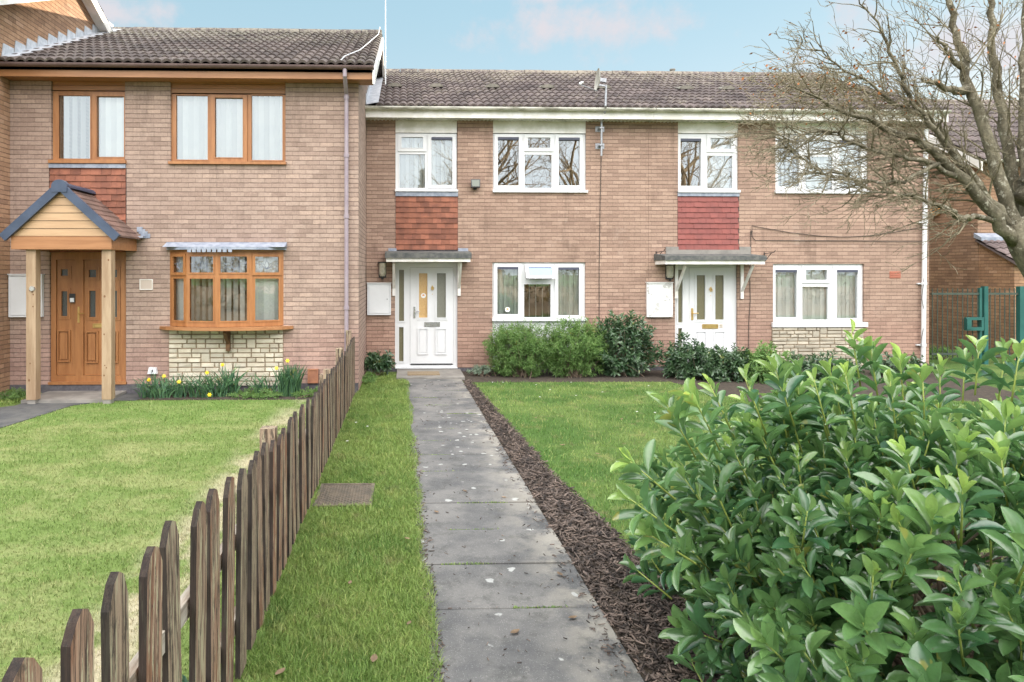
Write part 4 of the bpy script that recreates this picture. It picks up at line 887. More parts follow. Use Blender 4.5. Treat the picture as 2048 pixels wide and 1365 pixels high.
# ================================================================== MIDDLE AND RIGHT HOUSES
MX0 = LX1 + 0.004; MXP = X_(1297, YM); RX1 = X_(1858, YM)
RYM, RZM = YM + 3.9, 7.12
def door_set(root, px0, px1, side_g, leaf_rect, gls, lower, knob, hd, lb, mats, top=520, bot=737):
    x0, x1, z0, z1 = rc(pm, px0, top, px1, bot); yf = YM + 0.05; b = MB()
    b.holed(x0, x1, z0 + 0.02, z1, [rc(pm, *g_) for g_ in side_g] + [rc(pm, *leaf_rect)], yf, yf + 0.06)
    for g_ in side_g: A = rc(pm, *g_); b.holed(A[0] - 0.025, A[1] + 0.025, A[2] - 0.025, A[3] + 0.025, [A], yf - 0.012, yf + 0.001)
    b.box(x0 - 0.0, x1 + 0.0, yf - 0.07, yf + 0.06, z0, z0 + 0.019)
    fr = b.build('door_frame', M['upvc'], root)
    b = MB()
    for g_ in side_g: A = rc(pm, *g_); b.face([(A[0], yf + 0.03, A[2]), (A[1], yf + 0.03, A[2]), (A[1], yf + 0.03, A[3]), (A[0], yf + 0.03, A[3])])
    b.build('side_pane', mats[2], fr)
    X0, X1, Z0, Z1 = rc(pm, *leaf_rect); yl = yf - 0.006; b = MB()
    G = [rc(pm, *g_) for g_ in gls]
    b.holed(X0 + 0.004, X1 - 0.004, Z0 + 0.016, Z1 - 0.004, G, yl, yl + 0.045)
    for A in G: b.holed(A[0] - 0.045, A[1] + 0.045, A[2] - 0.05, A[3] + 0.05, [A], yl - 0.008, yl + 0.001); b.holed(A[0] - 0.02, A[1] + 0.02, A[2] - 0.02, A[3] + 0.02, [A], yl - 0.014, yl - 0.0085)
    for p_ in lower: panel(b, pm, *p_, yl, 0.008)
    d = b.build('door', M['upvc'], root)
    for i, A in enumerate(G):
        b = MB(); b.face([(A[0], yl + 0.02, A[2]), (A[1], yl + 0.02, A[2]), (A[1], yl + 0.02, A[3]), (A[0], yl + 0.02, A[3])]); b.build('pane', mats[i], d)
    handle(d, pm, hd[0], hd[1], hd[2], yl, 1, mats[3]); letterbox(d, pm, *lb, yl, mats[3])
    kx, kz = pm(*knob); b = MB()
    b.prism_y([(kx - 0.03, kz), (kx, kz - 0.045), (kx + 0.03, kz), (kx, kz + 0.05)], yl - 0.02, yl); b.tube([(kx + 0.025 * math.cos(t), yl - 0.03, kz - 0.02 + 0.028 * math.sin(t)) for t in [2 * PI * q / 12 for q in range(13)]], 0.006, 6); b.tube([(kx, yl - 0.004, kz - 0.13), (kx, yl, kz - 0.13)], 0.009, 8); b.build('knocker', M['brass'], d)
    b = MB(); b.box(X0 + 0.02, X1 - 0.02, yl - 0.02, yl - 0.001, Z0 + 0.018, Z0 + 0.03); b.build('weather_bar', M['dark'], d)
    return d
def canopy(root, a, b_, top_, mid_, bot_, brk, flash, roofm, sagging=0.0):
    yf = YM - 0.55; c = lambda q, r: pt(q, r, yf); x0, z0 = c(a, bot_); x1, z1 = c(b_, mid_); _, z2 = c(a, top_)
    b = MB(); b.box(x0, x1, yf, yf + 0.025, z0, z1); b.box(x0, x0 + 0.025, yf + 0.026, YM - 0.002, z0, z1); b.box(x1 - 0.025, x1, yf + 0.026, YM - 0.002, z0, z1); b.box(x0 + 0.026, x1 - 0.026, yf + 0.026, YM - 0.003, z0 + 0.004, z0 + 0.02)
    cn = b.build('canopy', M['white_paint'], root)
    b = MB(); n = 14
    for i in range(n):
        u0, u1 = x0 - 0.02 + (x1 - x0 + 0.04) * i / n, x0 - 0.02 + (x1 - x0 + 0.04) * (i + 1) / n; h0 = random.uniform(-0.008, 0.008)
        b.hexa([(u0, yf - 0.035, z1 + 0.001), (u1, yf - 0.035, z1 + 0.001), (u1, YM - 0.002, z1 + 0.001), (u0, YM - 0.002, z1 + 0.001), (u0, yf - 0.03, z2 + h0 * 0.5), (u1, yf - 0.03, z2 + h0 * 0.5), (u1, YM - 0.002, z2 + 0.05), (u0, YM - 0.002, z2 + 0.05)])
    b.build('canopy_roof', M['felt'], cn)
    b = MB()
    for (fa, fb, ft, fbm) in flash: A = rc(pm, fa, ft, fb, fbm); b.box(A[0], A[1], YM - 0.03, YM - 0.003, A[2], A[3])
    b.build('flashing', roofm, cn)
    for (bp, bt, bb_) in brk:
        X = X_(bp, YM); zt = z0 - 0.004; zb2 = pm(bp, bb_)[1]; b = MB(); b.box(X - 0.03, X + 0.03, YM - 0.035, YM - 0.002, zb2, zt + 0.0); b.bar((X, YM - 0.04, zb2 + 0.17), (X, yf + 0.10, zt - 0.02), 0.042, 0.042)
        b.build('bracket', M['white_paint'], cn)
    return cn
def terrace(x0, x1, label, wallm, roofm, holes, pl0=None):
    h = thing('terraced_house', label, 'house', ((x0 + x1) / 2, YM, 0))
    b = MB(); house_walls(b, x0, x1, YM, YM + 7.8, 5.09, (RYM, RZM - 0.12), holes); b.build('wall', wallm, h)
    b = MB(); xs_ = [x0 + 0.002] + [v for r in pl0 for v in r] + [x1 - 0.002]
    for i in range(0, len(xs_), 2): b.box(xs_[i], xs_[i+1], YM - 0.01, YM + 0.004, -0.1, 0.075)
    b.build('plinth', M['plinth'], h)
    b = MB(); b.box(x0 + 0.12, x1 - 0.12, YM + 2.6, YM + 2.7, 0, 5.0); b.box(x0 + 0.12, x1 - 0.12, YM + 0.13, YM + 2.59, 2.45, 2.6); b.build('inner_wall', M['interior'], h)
    return h
# openings
mh_holes = [rc(pm, 791, 239, 915, 383), rc(pm, 986, 240, 1172, 384), rc(pm, 985, 525, 1171, 736), rc(pm, 790, 500, 915, 738), rc(pm, 791, 383, 916, 500)]
mh = terrace(MX0, MXP - 0.002, 'tan brick terraced house with white windows and a white door with one pane tinted by a painted warm reflection', M['brick_b'], M['roof_m'], mh_holes, [])
rh_holes = [rc(pm, 1356, 240, 1477, 385), rc(pm, 1551, 242, 1737, 386), rc(pm, 1546, 528, 1728, 646), rc(pm, 1350, 500, 1475, 738), rc(pm, 1355, 385, 1478, 500)]
rh = terrace(MXP + 0.002, RX1, 'end terraced brick house with a stone panel under its window and door number eleven', M['brick_b'], M['roof_r'], rh_holes, [])
for (h, xa, xb, rm, la, lb_) in ((mh, MX0 + 0.20, MXP - 0.003, M['roof_m'], 0.0, 0.0), (rh, MXP + 0.003, RX1 + 0.12, M['roof_m'], 0, 0)):
    b = MB(); tiled_slope(b, xa, xb, YM - 0.31, 5.215, RYM, RZM, 13); tiled_slope(b, xa, xb, YM + 8.1, 5.2, RYM, RZM, 13)
    b.prism_x([(YM - 0.28, 5.18), (RYM, RZM - 0.035), (YM + 8.1, 5.17), (YM + 8.1, 5.1), (RYM, RZM - 0.12), (YM - 0.28, 5.09)], xa - (0.19 if h is mh else 0) + 0.003, xb - 0.003)
    r = b.build('roof', rm, h)
    b = MB(); ridge_run(b, xa, xb, RYM, RZM + 0.02, 0.12); b.build('ridge_tile', rm, r)
    xg = MX0 if h is mh else xa
    b = MB(); b.box(xg, xb, YM - 0.285, YM - 0.262, 5.0, 5.155); b.build('fascia', M['white_paint'], h)
    b = MB(); b.box(xg, xb, YM - 0.261, YM - 0.002, 5.015, 5.024)
    for k in range(int((xb - xg) / 0.075)): b.box(xg + k * 0.075, xg + k * 0.075 + 0.03, YM - 0.255, YM - 0.003, 5.024 - 0.022, 5.0145)
    b.build('soffit', M['dirty_white'], h)
    b = MB(); gutter(b, xg + 0.0, xb + 0.02, YM - 0.35, 5.195, 0.06); b.build('gutter', M['dirty_white'], h)
    if h is mh:
        b = MB(); n = 12; sl_ = (RZM - 5.215) / (RYM - YM + 0.31)
        for k in range(n):
            y0 = YM - 0.28 + k * 0.345; zz = 5.24 + (y0 - YM + 0.31) * sl_; y1 = y0 + 0.34
            b.prism_x([(y0, zz), (y1, zz + 0.345 * sl_), (y1, zz + 0.345 * sl_ + 0.10), (y0 + 0.04, zz + 0.23)], MX0 + 0.002, MX0 + 0.014)
            b.hexa([(MX0 + 0.015, y0, zz - 0.005), (MX0 + 0.25, y0, zz + 0.04), (MX0 + 0.25, y1 + 0.01, zz + 0.04 + 0.345 * sl_), (MX0 + 0.015, y1 + 0.01, zz + 0.345 * sl_), (MX0 + 0.015, y0, zz + 0.01), (MX0 + 0.25, y0, zz + 0.05), (MX0 + 0.25, y1 + 0.01, zz + 0.05 + 0.345 * sl_), (MX0 + 0.015, y1 + 0.01, zz + 0.012 + 0.345 * sl_)])
        b.build('flashing', M['lead_pale'], r)
    else:
        b = MB(); b.prism_x([(YM - 0.31, 5.16), (RYM, RZM - 0.03), (RYM, RZM - 0.22), (YM - 0.31, 4.98)], xb + 0.001, xb + 0.03); b.prism_x([(RYM + 0.001, RZM - 0.03), (YM + 8.1, 5.1), (YM + 8.1, 4.9), (RYM + 0.001, RZM - 0.22)], xb + 0.001, xb + 0.03); b.build('bargeboard', M['white_paint'], h)
# vents in the roof
sr = (RZM - 5.215) / (RYM - YM + 0.31)
for px, h in ((790, mh), (872, mh), (984, mh), (1093, mh), (1206, mh), (1369, rh), (1452, rh)):
    y = YM - 0.31 + 1.85; z = 5.215 + 1.85 * sr + 0.045; x = X_(px, y); b = MB(); n = 8
    for i in range(n):
        a0, a1 = PI * i / n, PI * (i + 1) / n
        b.hexa([(x - 0.16 * math.cos(a0), y - 0.10, z - 0.02), (x - 0.16 * math.cos(a1), y - 0.10, z - 0.02), (x - 0.16 * math.cos(a1), y + 0.2, z + 0.09), (x - 0.16 * math.cos(a0), y + 0.2, z + 0.09),
                (x - 0.16 * math.cos(a0), y - 0.12, z - 0.02 + 0.075 * math.sin(a0)), (x - 0.16 * math.cos(a1), y - 0.12, z - 0.02 + 0.075 * math.sin(a1)), (x - 0.16 * math.cos(a1), y + 0.2, z + 0.10), (x - 0.16 * math.cos(a0), y + 0.2, z + 0.10)])
    b.build('roof_vent', pmat('vent tile', (0.27, 0.25, 0.21), (0.2, 0.19, 0.16), 8, 0.8), h)
# header panels, hung tiles
for h, px0, py0, px1, py1 in ((mh, 791, 239, 914, 266), (mh, 986, 240, 1172, 267), (rh, 1356, 240, 1477, 267), (rh, 1551, 242, 1737, 269)):
    x0, x1, z0, z1 = rc(pm, px0, py0, px1, py1); b = MB(); b.box(x0, x1, YM + 0.02, YM + 0.08, z0 + 0.012, z1); b.box(x0 + 0.002, x1 - 0.002, YM + 0.012, YM + 0.075, z0, z0 + 0.011); b.build('header_panel', M['white_paint'], h)
for h, px0, px1, mt, rows in ((mh, 791, 916, 'red_tile', 10), (rh, 1355, 1478, 'red_paint', 10)):
    x0, x1, z0, z1 = rc(pm, px0, 393, px1, 500); b = MB(); b.box(x0 + 0.002, x1 - 0.002, YM + 0.01, YM + 0.09, z0 - 0.1, z1 + 0.08); b.build('tile_backing', M['plinth'], h)
    b = MB(); tile_hang(b, x0 + 0.004, x1 - 0.004, z0, z1, YM + 0.02, rows); b.build('hanging_tile', M[mt], h)
    b = MB(); z2 = pm(px0, 383.5)[1]; b.box(x0, x1, YM - 0.025, YM + 0.009, z1 + 0.001, z2); b.build('lead_apron', M['lead'], h)
# middle windows
window(mh, YM, (791, 266, 914, 383), [(803, 274, 846, 296, 1, 0), (799, 308, 850, 376, 0, 0), (863, 274, 905, 370, 1, 1)], M['upvc'], M['glass_mid'], (790, 379, 916, 384), [(797, 270, 907, 378, 'slats', 0.36)])
window(mh, YM, (986, 267, 1172, 384), [(996, 274, 1038, 371, 1, 1), (1056, 275, 1101, 296, 1, 0), (1050, 309, 1104, 376, 0, 0), (1118, 275, 1160, 371, 1, 1)], M['upvc'], M['glass_hi'], (985, 380, 1175, 386))
wg = window(mh, YM, (985, 525, 1171, 641), [(995, 534, 1037, 629, 1, 1), (1053, 533, 1105, 559, 2, 0), (1049, 569, 1102, 635, 0, 0), (1117, 535, 1159, 631, 1, 1)], M['upvc'], M['glass'], (984, 636, 1173, 642), [(993, 530, 1040, 636, 'curtain', 0), (1048, 530, 1110, 638, 'slats', 0.8), (1112, 530, 1163, 636, 'curtain', 0)])
A = rc(pm, 1050, 530, 1108, 562); b = MB(); hy = YM + 0.03; hw = 0.055      # top-hung sash, open
def tilt(x, z, o): t = (A[3] - z); an = math.radians(33); return (x, hy - t * math.sin(an) - o * math.cos(an), A[3] - t * math.cos(an) + o * -math.sin(an) * -1 * 0 )
for (a0, a1, c0, c1) in ((A[0], A[0] + hw, A[2], A[3]), (A[1] - hw, A[1], A[2], A[3]), (A[0] + hw, A[1] - hw, A[2], A[2] + hw), (A[0] + hw, A[1] - hw, A[3] - hw, A[3])):
    b.hexa([tilt(a0, c0, 0), tilt(a1, c0, 0), tilt(a1, c1, 0), tilt(a0, c1, 0), tilt(a0, c0, 0.045), tilt(a1, c0, 0.045), tilt(a1, c1, 0.045), tilt(a0, c1, 0.045)])
sash = b.build('open_sash', M['upvc'], wg); b = MB(); b.face([tilt(A[0] + hw, A[2] + hw, 0.02), tilt(A[1] - hw, A[2] + hw, 0.02), tilt(A[1] - hw, A[3] - hw, 0.02), tilt(A[0] + hw, A[3] - hw, 0.02)]); b.build('sash_pane', obscure('open sash painted sky glass', (0.16, 0.24, 0.46), (0.22, 0.32, 0.55)), wg)  # blue sky reflection painted into the sash pane colour
x0, x1, z0, z1 = rc(pm, 985, 641, 1171, 736); b = MB(); b.box(x0, x1, YM + 0.03, YM + 0.09, z0, z1 - 0.002); b.box(x0, x1, YM + 0.018, YM + 0.0295, z1 - 0.10, z1 - 0.06); b.box(x0, x1, YM + 0.012, YM + 0.0295, z0 + 0.001, z0 + 0.05); b.build('lower_panel', M['upvc'], mh)
window(rh, YM, (1356, 267, 1477, 385), [(1362, 277, 1403, 372, 1, 1), (1422, 276, 1464, 298, 1, 0), (1416, 311, 1467, 377, 0, 0)], M['upvc'], M['glass_hi'], (1355, 380, 1479, 386), [(1418, 270, 1466, 378, 'slats', 0.1)])
window(rh, YM, (1551, 269, 1737, 385), [(1557, 279, 1600, 373, 1, 1), (1619, 280, 1664, 300, 1, 0), (1613, 313, 1667, 379, 0, 0), (1680, 280, 1724, 373, 1, 1)], M['upvc'], M['glass_mid'], (1549, 381, 1740, 388), [(1556, 272, 1604, 380, 'slats', 0.35), (1610, 272, 1730, 380, 'slats', 0.06)])
window(rh, YM, (1546, 528, 1728, 646), [(1552, 540, 1595, 635, 1, 1), (1613, 540, 1656, 560, 1, 0), (1607, 574, 1658, 640, 0, 0), (1675, 540, 1717, 637, 1, 1)], M['upvc'], M['glass'], (1543, 645, 1733, 654), [(1550, 532, 1724, 642, 'slats', 0.08)])
x0, x1, z0, z1 = rc(pm, 1543, 655, 1726, 738); b = MB(); b.box(x0, x1, YM - 0.008, YM + 0.003, z0, z1); b.build('mortar_bed', M['stone_mortar'], rh)
b = MB(); stonework(b, x0, x1, z0, z1, YM - 0.008, 9, 0.075, 0.07); b.build('stone_cladding', M['stone_b'], rh)
# doors
door_set(mh, 790, 915, [(798, 540, 808, 643), (798, 655, 807, 724)], (820, 535, 907, 731), [(838, 547, 855, 636), (874, 547, 892, 636)], [(835, 657, 857, 710), (871, 657, 894, 710)], (865, 576), (829, 614, 637), (849, 645, 880, 654), (M['obs_warm_reflect'], M['obs_grey'], M['obs_olive'], M['chrome']))
door_set(rh, 1350, 1475, [(1358, 540, 1367, 646), (1358, 657, 1366, 724)], (1380, 535, 1467, 731), [(1395, 551, 1412, 640), (1432, 551, 1449, 640)], [(1392, 663, 1415, 715), (1429, 663, 1452, 715)], (1423, 579), (1386, 617, 641), (1406, 649, 1438, 658), (M['obs_olive'], M['obs_olive'], M['obs_olive'], M['brass']))
b = MB(); nx_, nz_ = pm(1444, 653)
for dx in (-0.018, 0.018):
    b.box(nx_ + dx - 0.005, nx_ + dx + 0.005, YM + 0.036, YM + 0.0435, nz_ - 0.035, nz_ + 0.035); b.box(nx_ + dx - 0.011, nx_ + dx + 0.011, YM + 0.037, YM + 0.0432, nz_ - 0.035, nz_ - 0.029); b.bar((nx_ + dx - 0.001, YM + 0.04, nz_ + 0.033), (nx_ + dx - 0.012, YM + 0.04, nz_ + 0.024), 0.006, 0.006)
b.build('door_number', M['brass'], rh)
canopy(mh, 772, 941, 506, 517, 524, [(788, 0, 592), (918, 0, 592)], [(777, 793, 497, 512), (916, 936, 497, 510)], M['lead'])
canopy(rh, 1331, 1530, 512, 521, 529, [(1352, 0, 597), (1483, 0, 598)], [(1331, 1356, 494, 514), (1478, 1500, 494, 513), (1356, 1478, 500, 512)], M['concrete'])
meter_box((735, 567, 782, 630), pm, YM, 'white meter box with its lid shut on the wall by the middle white door', M['plastic_white'])
meter_box((1292, 566, 1343, 634), pm, YM, 'meter box with cracked peeling white paint between the two shrubs and the door marked 11', M['peeling'])
wall_lamp(765, 541, 15, 30, 'bulkhead wall lamp above the intact white meter box'); wall_lamp(1338, 545, 15, 28, 'bulkhead wall lamp above the peeling meter box')
# floodlight
x, z = pm(950, 369); fl = thing('flood_light', 'small square black floodlight on the brick between two upper windows', 'flood light', (x, YM, z))
b = MB(); b.hexa([(x - 0.085, YM - 0.15, z - 0.075), (x + 0.085, YM - 0.15, z - 0.075), (x + 0.085, YM - 0.05, z - 0.085), (x - 0.085, YM - 0.05, z - 0.085), (x - 0.095, YM - 0.11, z + 0.085), (x + 0.095, YM - 0.11, z + 0.085), (x + 0.085, YM - 0.05, z + 0.075), (x - 0.085, YM - 0.05, z + 0.075)]); b.box(x - 0.03, x + 0.03, YM - 0.05, YM - 0.002, z - 0.11, z - 0.05); b.build('housing', M['dark'], fl)
b = MB(); b.face([(x - 0.07, YM - 0.153, z - 0.06), (x + 0.07, YM - 0.153, z - 0.06), (x + 0.078, YM - 0.117, z + 0.07), (x - 0.078, YM - 0.117, z + 0.07)]); b.build('lens', pmat('lens', (0.12, 0.14, 0.11), None, rough=0.15), fl)
# satellite dish
dr_ = thing('satellite_dish', 'pale satellite dish seen edge-on, on a bent pole clamped to the brickwork', 'satellite dish', (X_(1203, YM), YM, 4.5))
px0 = X_(1203, YM - 0.12); P_ = [(px0, YM - 0.12, pm(0, 308)[1]), (px0, YM - 0.12, 4.97), (px0 + 0.02, YM - 0.25, 5.10), (X_(1211, YM - 0.45), YM - 0.45, 5.22), (X_(1212, YM - 0.45), YM - 0.45, 5.62)]
b = MB(); b.tube(P_, 0.021, 10); b.build('pole', M['galv'], dr_)
for pz in (251, 286):
    zz = pm(0, pz)[1]; b = MB(); b.box(px0 - 0.09, px0 + 0.09, YM - 0.01, YM - 0.001, zz - 0.055, zz + 0.055); b.box(px0 - 0.045, px0 + 0.045, YM - 0.15, YM - 0.011, zz - 0.012, zz + 0.012); b.tube([(px0 - 0.05, YM - 0.13, zz), (px0 + 0.05, YM - 0.13, zz)], 0.012, 8); b.build('bracket', M['galv'], dr_)
cx, cy, cz = X_(1197, YM - 0.45), YM - 0.45, pt(1197, 160, YM - 0.45)[1]
b = MB(); ax = Vector((-0.995, 0.06, 0.10)).normalized(); u = ax.cross(Vector((0, 0, 1))).normalized(); v = u.cross(ax); R = 0.22; rings = 7; sg = 28
for r_ in range(rings + 1):
    rr = R * r_ / rings
    for q in range(sg):
        t = 2 * PI * q / sg; p = Vector((cx, cy, cz)) + (u * math.cos(t) * 0.9 + v * math.sin(t)) * rr + ax * (0.05 * (r_ / rings) ** 2 - 0.02); b.v.append(tuple(p))
for r_ in range(rings):
    for q in range(sg): b.f.append((r_ * sg + q, r_ * sg + (q + 1) % sg, (r_ + 1) * sg + (q + 1) % sg, (r_ + 1) * sg + q)); b.c.append(0.5); b.m.append(0)
n0 = len(b.v); b.v += [tuple(Vector(p) - ax * 0.006) for p in b.v[:n0]]; 
for f in list(b.f): b.f.append(tuple(n0 + q for q in reversed(f))); b.c.append(0.5); b.m.append(0)
for q in range(sg): b.f.append((rings * sg + q, n0 + rings * sg + q, n0 + rings * sg + (q + 1) % sg, rings * sg + (q + 1) % sg)); b.c.append(0.5); b.m.append(0)
dish = b.build('dish', pmat('dish enamel', (0.50, 0.48, 0.42), (0.36, 0.34, 0.29), 5, 0.5), dr_, True)
b = MB(); C = Vector((cx, cy, cz)); b.bar(C - ax * 0.02, (P_[-1][0], P_[-1][1], cz - 0.02), 0.06, 0.07); b.bar(C - v * 0.1 - ax * 0.02, (P_[-1][0], P_[-1][1], cz - 0.12), 0.03, 0.03); b.build('mount', M['galv'], dr_)
b = MB(); tip = C + ax * 0.36 - v * 0.12; b.tube([C - v * 0.22, tip], 0.009, 6); b.build('feed_arm', M['galv'], dr_); b = MB(); b.tube([tip, tip - ax * 0.07 + v * 0.05], [0.028, 0.02], 10); b.build('receiver', M['plastic_white'], dr_)
def cable(name, pts, label, r=0.006, gr=None):
    b = MB(); b.tube(pts, r, 5); return tag(b.build(name, M['cable']), label, 'cable', gr)
cable('cable', [(X_(1202 + dx, YM), YM - 0.012, pm(0, py)[1]) for dx, py in ((0, 306), (-1, 350), (-2, 400), (-3, 470), (-4, 540), (-4, 600), (-4, 660))], 'thin black cable dropping straight down from the satellite dish pole')
cable('cable', [(X_(a, YM), YM - 0.012, pm(0, c)[1]) for a, c in ((1501, 460), (1501, 500), (1499, 560), (1500, 600), (1497, 650), (1497, 700), (1498, 742))], 'vertical black cable running down the brick beside door 11')
cable('cable', [(X_(a, YM), YM - 0.015, pm(0, c)[1]) for a, c in ((1504, 462), (1503, 449), (1530, 454), (1580, 463), (1640, 470), (1690, 472), (1740, 469), (1790, 461), (1842, 451))], 'black cable sagging across the brick to the white downpipe')
cable('cable', [(X_(a, YM), YM - 0.014, pm(0, c)[1]) for a, c in ((1502, 458), (1504, 472), (1510, 479), (1600, 480), (1700, 480), (1780, 481), (1842, 481))], 'straight black cable on the brick just below the sagging one')
cable('cable', [(X_(a, YM - 0.1), YM - 0.10, pm(0, c)[1]) for a, c in ((1858, 440), (1855, 510), (1848, 560), (1843, 600), (1852, 640), (1843, 680), (1842, 700))], 'loose black cable looping down the white downpipe', 0.005)
for (a, c, s) in ((1312, 503, 1), (1528, 505, 1)):
    x, z = pm(a, c); b = MB(); b.tube([(x, YM - 0.01, z), (x, YM - 0.01, z - 0.22)], 0.008, 6); b.tube([(x, YM - 0.01, z - 0.03), (x + 0.04, YM - 0.30, z - 0.01), (x + 0.05, YM - 0.33, z + 0.03)], 0.007, 6); b.tube([(x, YM - 0.01, z - 0.20), (x + 0.03, YM - 0.22, z - 0.02)], 0.007, 6)
    tag(b.build('basket_bracket', M['dark']), 'black hanging basket bracket on open brick beside the canopy flashing' if a < 1400 else 'black hanging basket bracket just above the canopy, nearest the sagging cable', 'bracket', 'hanging basket brackets')
x0, x1, z0, z1 = rc(pm, 1779, 543, 1801, 557); b = MB(); b.box(x0, x1, YM - 0.008, YM - 0.001, z0, z1)
for k in range(3):
    zz = z0 + 0.02 + k * 0.042; b.box(x0 + 0.012, x1 - 0.012, YM - 0.014, YM - 0.0085, zz, zz + 0.02)
tag(b.build('air_brick', pmat('air brick', (0.36, 0.13, 0.085), None, rough=0.8)), 'red terracotta air brick set in the wall near the white downpipe', 'air brick')
# white downpipe at the right end
b = MB(); xa = X_(1852, YM - 0.07); xb = X_(1846, YM - 0.07); b.tube([(xa + 0.02, YM - 0.35, 5.14), (xa + 0.02, YM - 0.2, 5.0), (xa, YM - 0.07, 4.88), (xb, YM - 0.07, -0.02)], 0.042, 12)
for z in (4.6, 3.0, 1.75, 0.5): b.tube([(xb + (xa - xb) * z / 4.9, YM - 0.07, z - 0.03), (xb + (xa - xb) * z / 4.9, YM - 0.07, z + 0.03)], 0.052, 12); b.box(xb + (xa - xb) * z / 4.9 - 0.11, xb + (xa - xb) * z / 4.9, YM - 0.05, YM - 0.002, z - 0.012, z + 0.012)
b.build('downpipe', M['upvc'], rh)
# aerials / flues
b = MB(); ax_ = X_(771, 15.2); b.tube([(ax_, 15.2, 6.2), (ax_, 15.2, 9.6)], [0.014, 0.008], 8)
for k in range(5): b.tube([(ax_ - 0.02, 15.2, 6.35 + k * 0.12), (ax_ + 0.03, 15.2, 6.35 + k * 0.12)], 0.008, 5)
tag(b.build('roof_aerial', M['plastic_white']), 'tall thin pale aerial mast standing at the roof gable', 'aerial')
fx = X_(1345, RYM + 0.2); b = MB(); b.tube([(fx, RYM + 0.2, RZM - 0.2), (fx, RYM + 0.2, RZM + 0.17)], 0.055, 12); b.tube([(fx, RYM + 0.2, RZM + 0.171), (fx, RYM + 0.2, RZM + 0.20)], 0.075, 12); b.build('flue', M['concrete'], rh)
b = MB(); rp = [(X_(682, 10.8), 10.78, 5.36), (X_(690, 11.1), 11.1, 5.53), (X_(720, 11.8), 11.8, 5.86), (X_(740, 12.9), 12.9, 6.38), (X_(757, 14.2), 14.2, 6.98), (X_(760, 15.0), 15.0, 7.42)]; b.tube(rp, 0.008, 5); tag(b.build('aerial_cable', M['plastic_white']), 'pale aerial cable lying across the dark roof tiles near the gable', 'cable')
# stickers
for (a, c, y_) in ((1016, 620, YM + 0.058), (847, 592, YM + 0.056)):
    x, z = pm(a, c); b = MB(); b.prism_y([(x + 0.05 * math.cos(t), z + 0.05 * math.sin(t)) for t in [2 * PI * q / 20 for q in range(20)]], y_, y_ + 0.002, m=0); b.prism_y([(x + 0.026 * math.cos(t), z + 0.01 + 0.018 * math.sin(t)) for t in [2 * PI * q / 12 for q in range(12)]], y_ - 0.001, y_ - 0.0003, m=1)
    b.build('sticker', [M['daisy'], M['orange']], mh)
b = MB(); x0, x1, z0, z1 = rc(pm, 815, 0, 880, 10); bx0 = gp(813, 757)[0]; b.box(X_(815, 12.8), X_(879, 12.8), 12.62, 13.02, 0.051, 0.07); tag(b.build('doormat', M['coir']), 'straw coloured doormat on the step before the middle white door', 'doormat')

# ================================================================== RIGHT SIDE HOUSE, FENCE, GATE
SX = 13.7
sh = thing('side_house', 'brown brick house beyond the green gate with a tiled roof and white bargeboard', 'house', (SX, 15.8, 0))
b = MB(); sy0, syr, szr, sz0 = 15.7, 19.3, 6.95, 4.75; s2 = (szr - sz0) / (syr - sy0)
b.prism_x([(sy0 + 0.111, -0.3), (23.0, -0.3), (23.0, sz0), (syr, szr - 0.08), (sy0 + 0.111, sz0 - 0.02)], SX, SX + 0.11); b.box(SX, SX + 14, sy0, sy0 + 0.11, -0.3, sz0 - 0.05)
b.prism_x([(sy0 + 0.111, -0.3), (23.0, -0.3), (23.0, sz0), (syr, szr - 0.08), (sy0 + 0.111, sz0 - 0.02)], SX + 13.89, SX + 14); b.box(SX + 0.12, SX + 13.88, 22.9, 23, -0.3, sz0)
b.build('wall', M['brick_c'], sh)
b = MB(); tiled_slope(b, SX - 0.15, SX + 14.2, sy0 - 0.3, sz0 - 0.12, syr, szr, 12); tiled_slope(b, SX - 0.15, SX + 14.2, 23.3, sz0 - 0.12, syr, szr, 12); b.prism_x([(sy0 - 0.27, sz0 - 0.15), (syr, szr - 0.035), (23.3, sz0 - 0.15), (23.3, sz0 - 0.2), (syr, szr - 0.09), (sy0 - 0.27, sz0 - 0.2)], SX - 0.14, SX + 14.1)
r = b.build('roof', M['roof_m'], sh); b = MB(); ridge_run(b, SX - 0.15, SX + 14.2, syr, szr + 0.02); b.build('ridge_tile', M['roof_m'], r)
b = MB(); b.prism_x([(sy0 - 0.32, sz0 - 0.16), (syr, szr - 0.04), (syr, szr - 0.26), (sy0 - 0.32, sz0 - 0.40)], SX - 0.19, SX - 0.155); b.prism_x([(syr + 0.001, szr - 0.04), (23.3, sz0 - 0.16), (23.3, sz0 - 0.4), (syr + 0.001, szr - 0.26)], SX - 0.19, SX - 0.155); b.build('bargeboard', M['white_paint'], sh)
b = MB(); gutter(b, SX - 0.15, SX + 14, sy0 - 0.35, sz0 - 0.14); b.build('gutter', M['dirty_white'], sh)
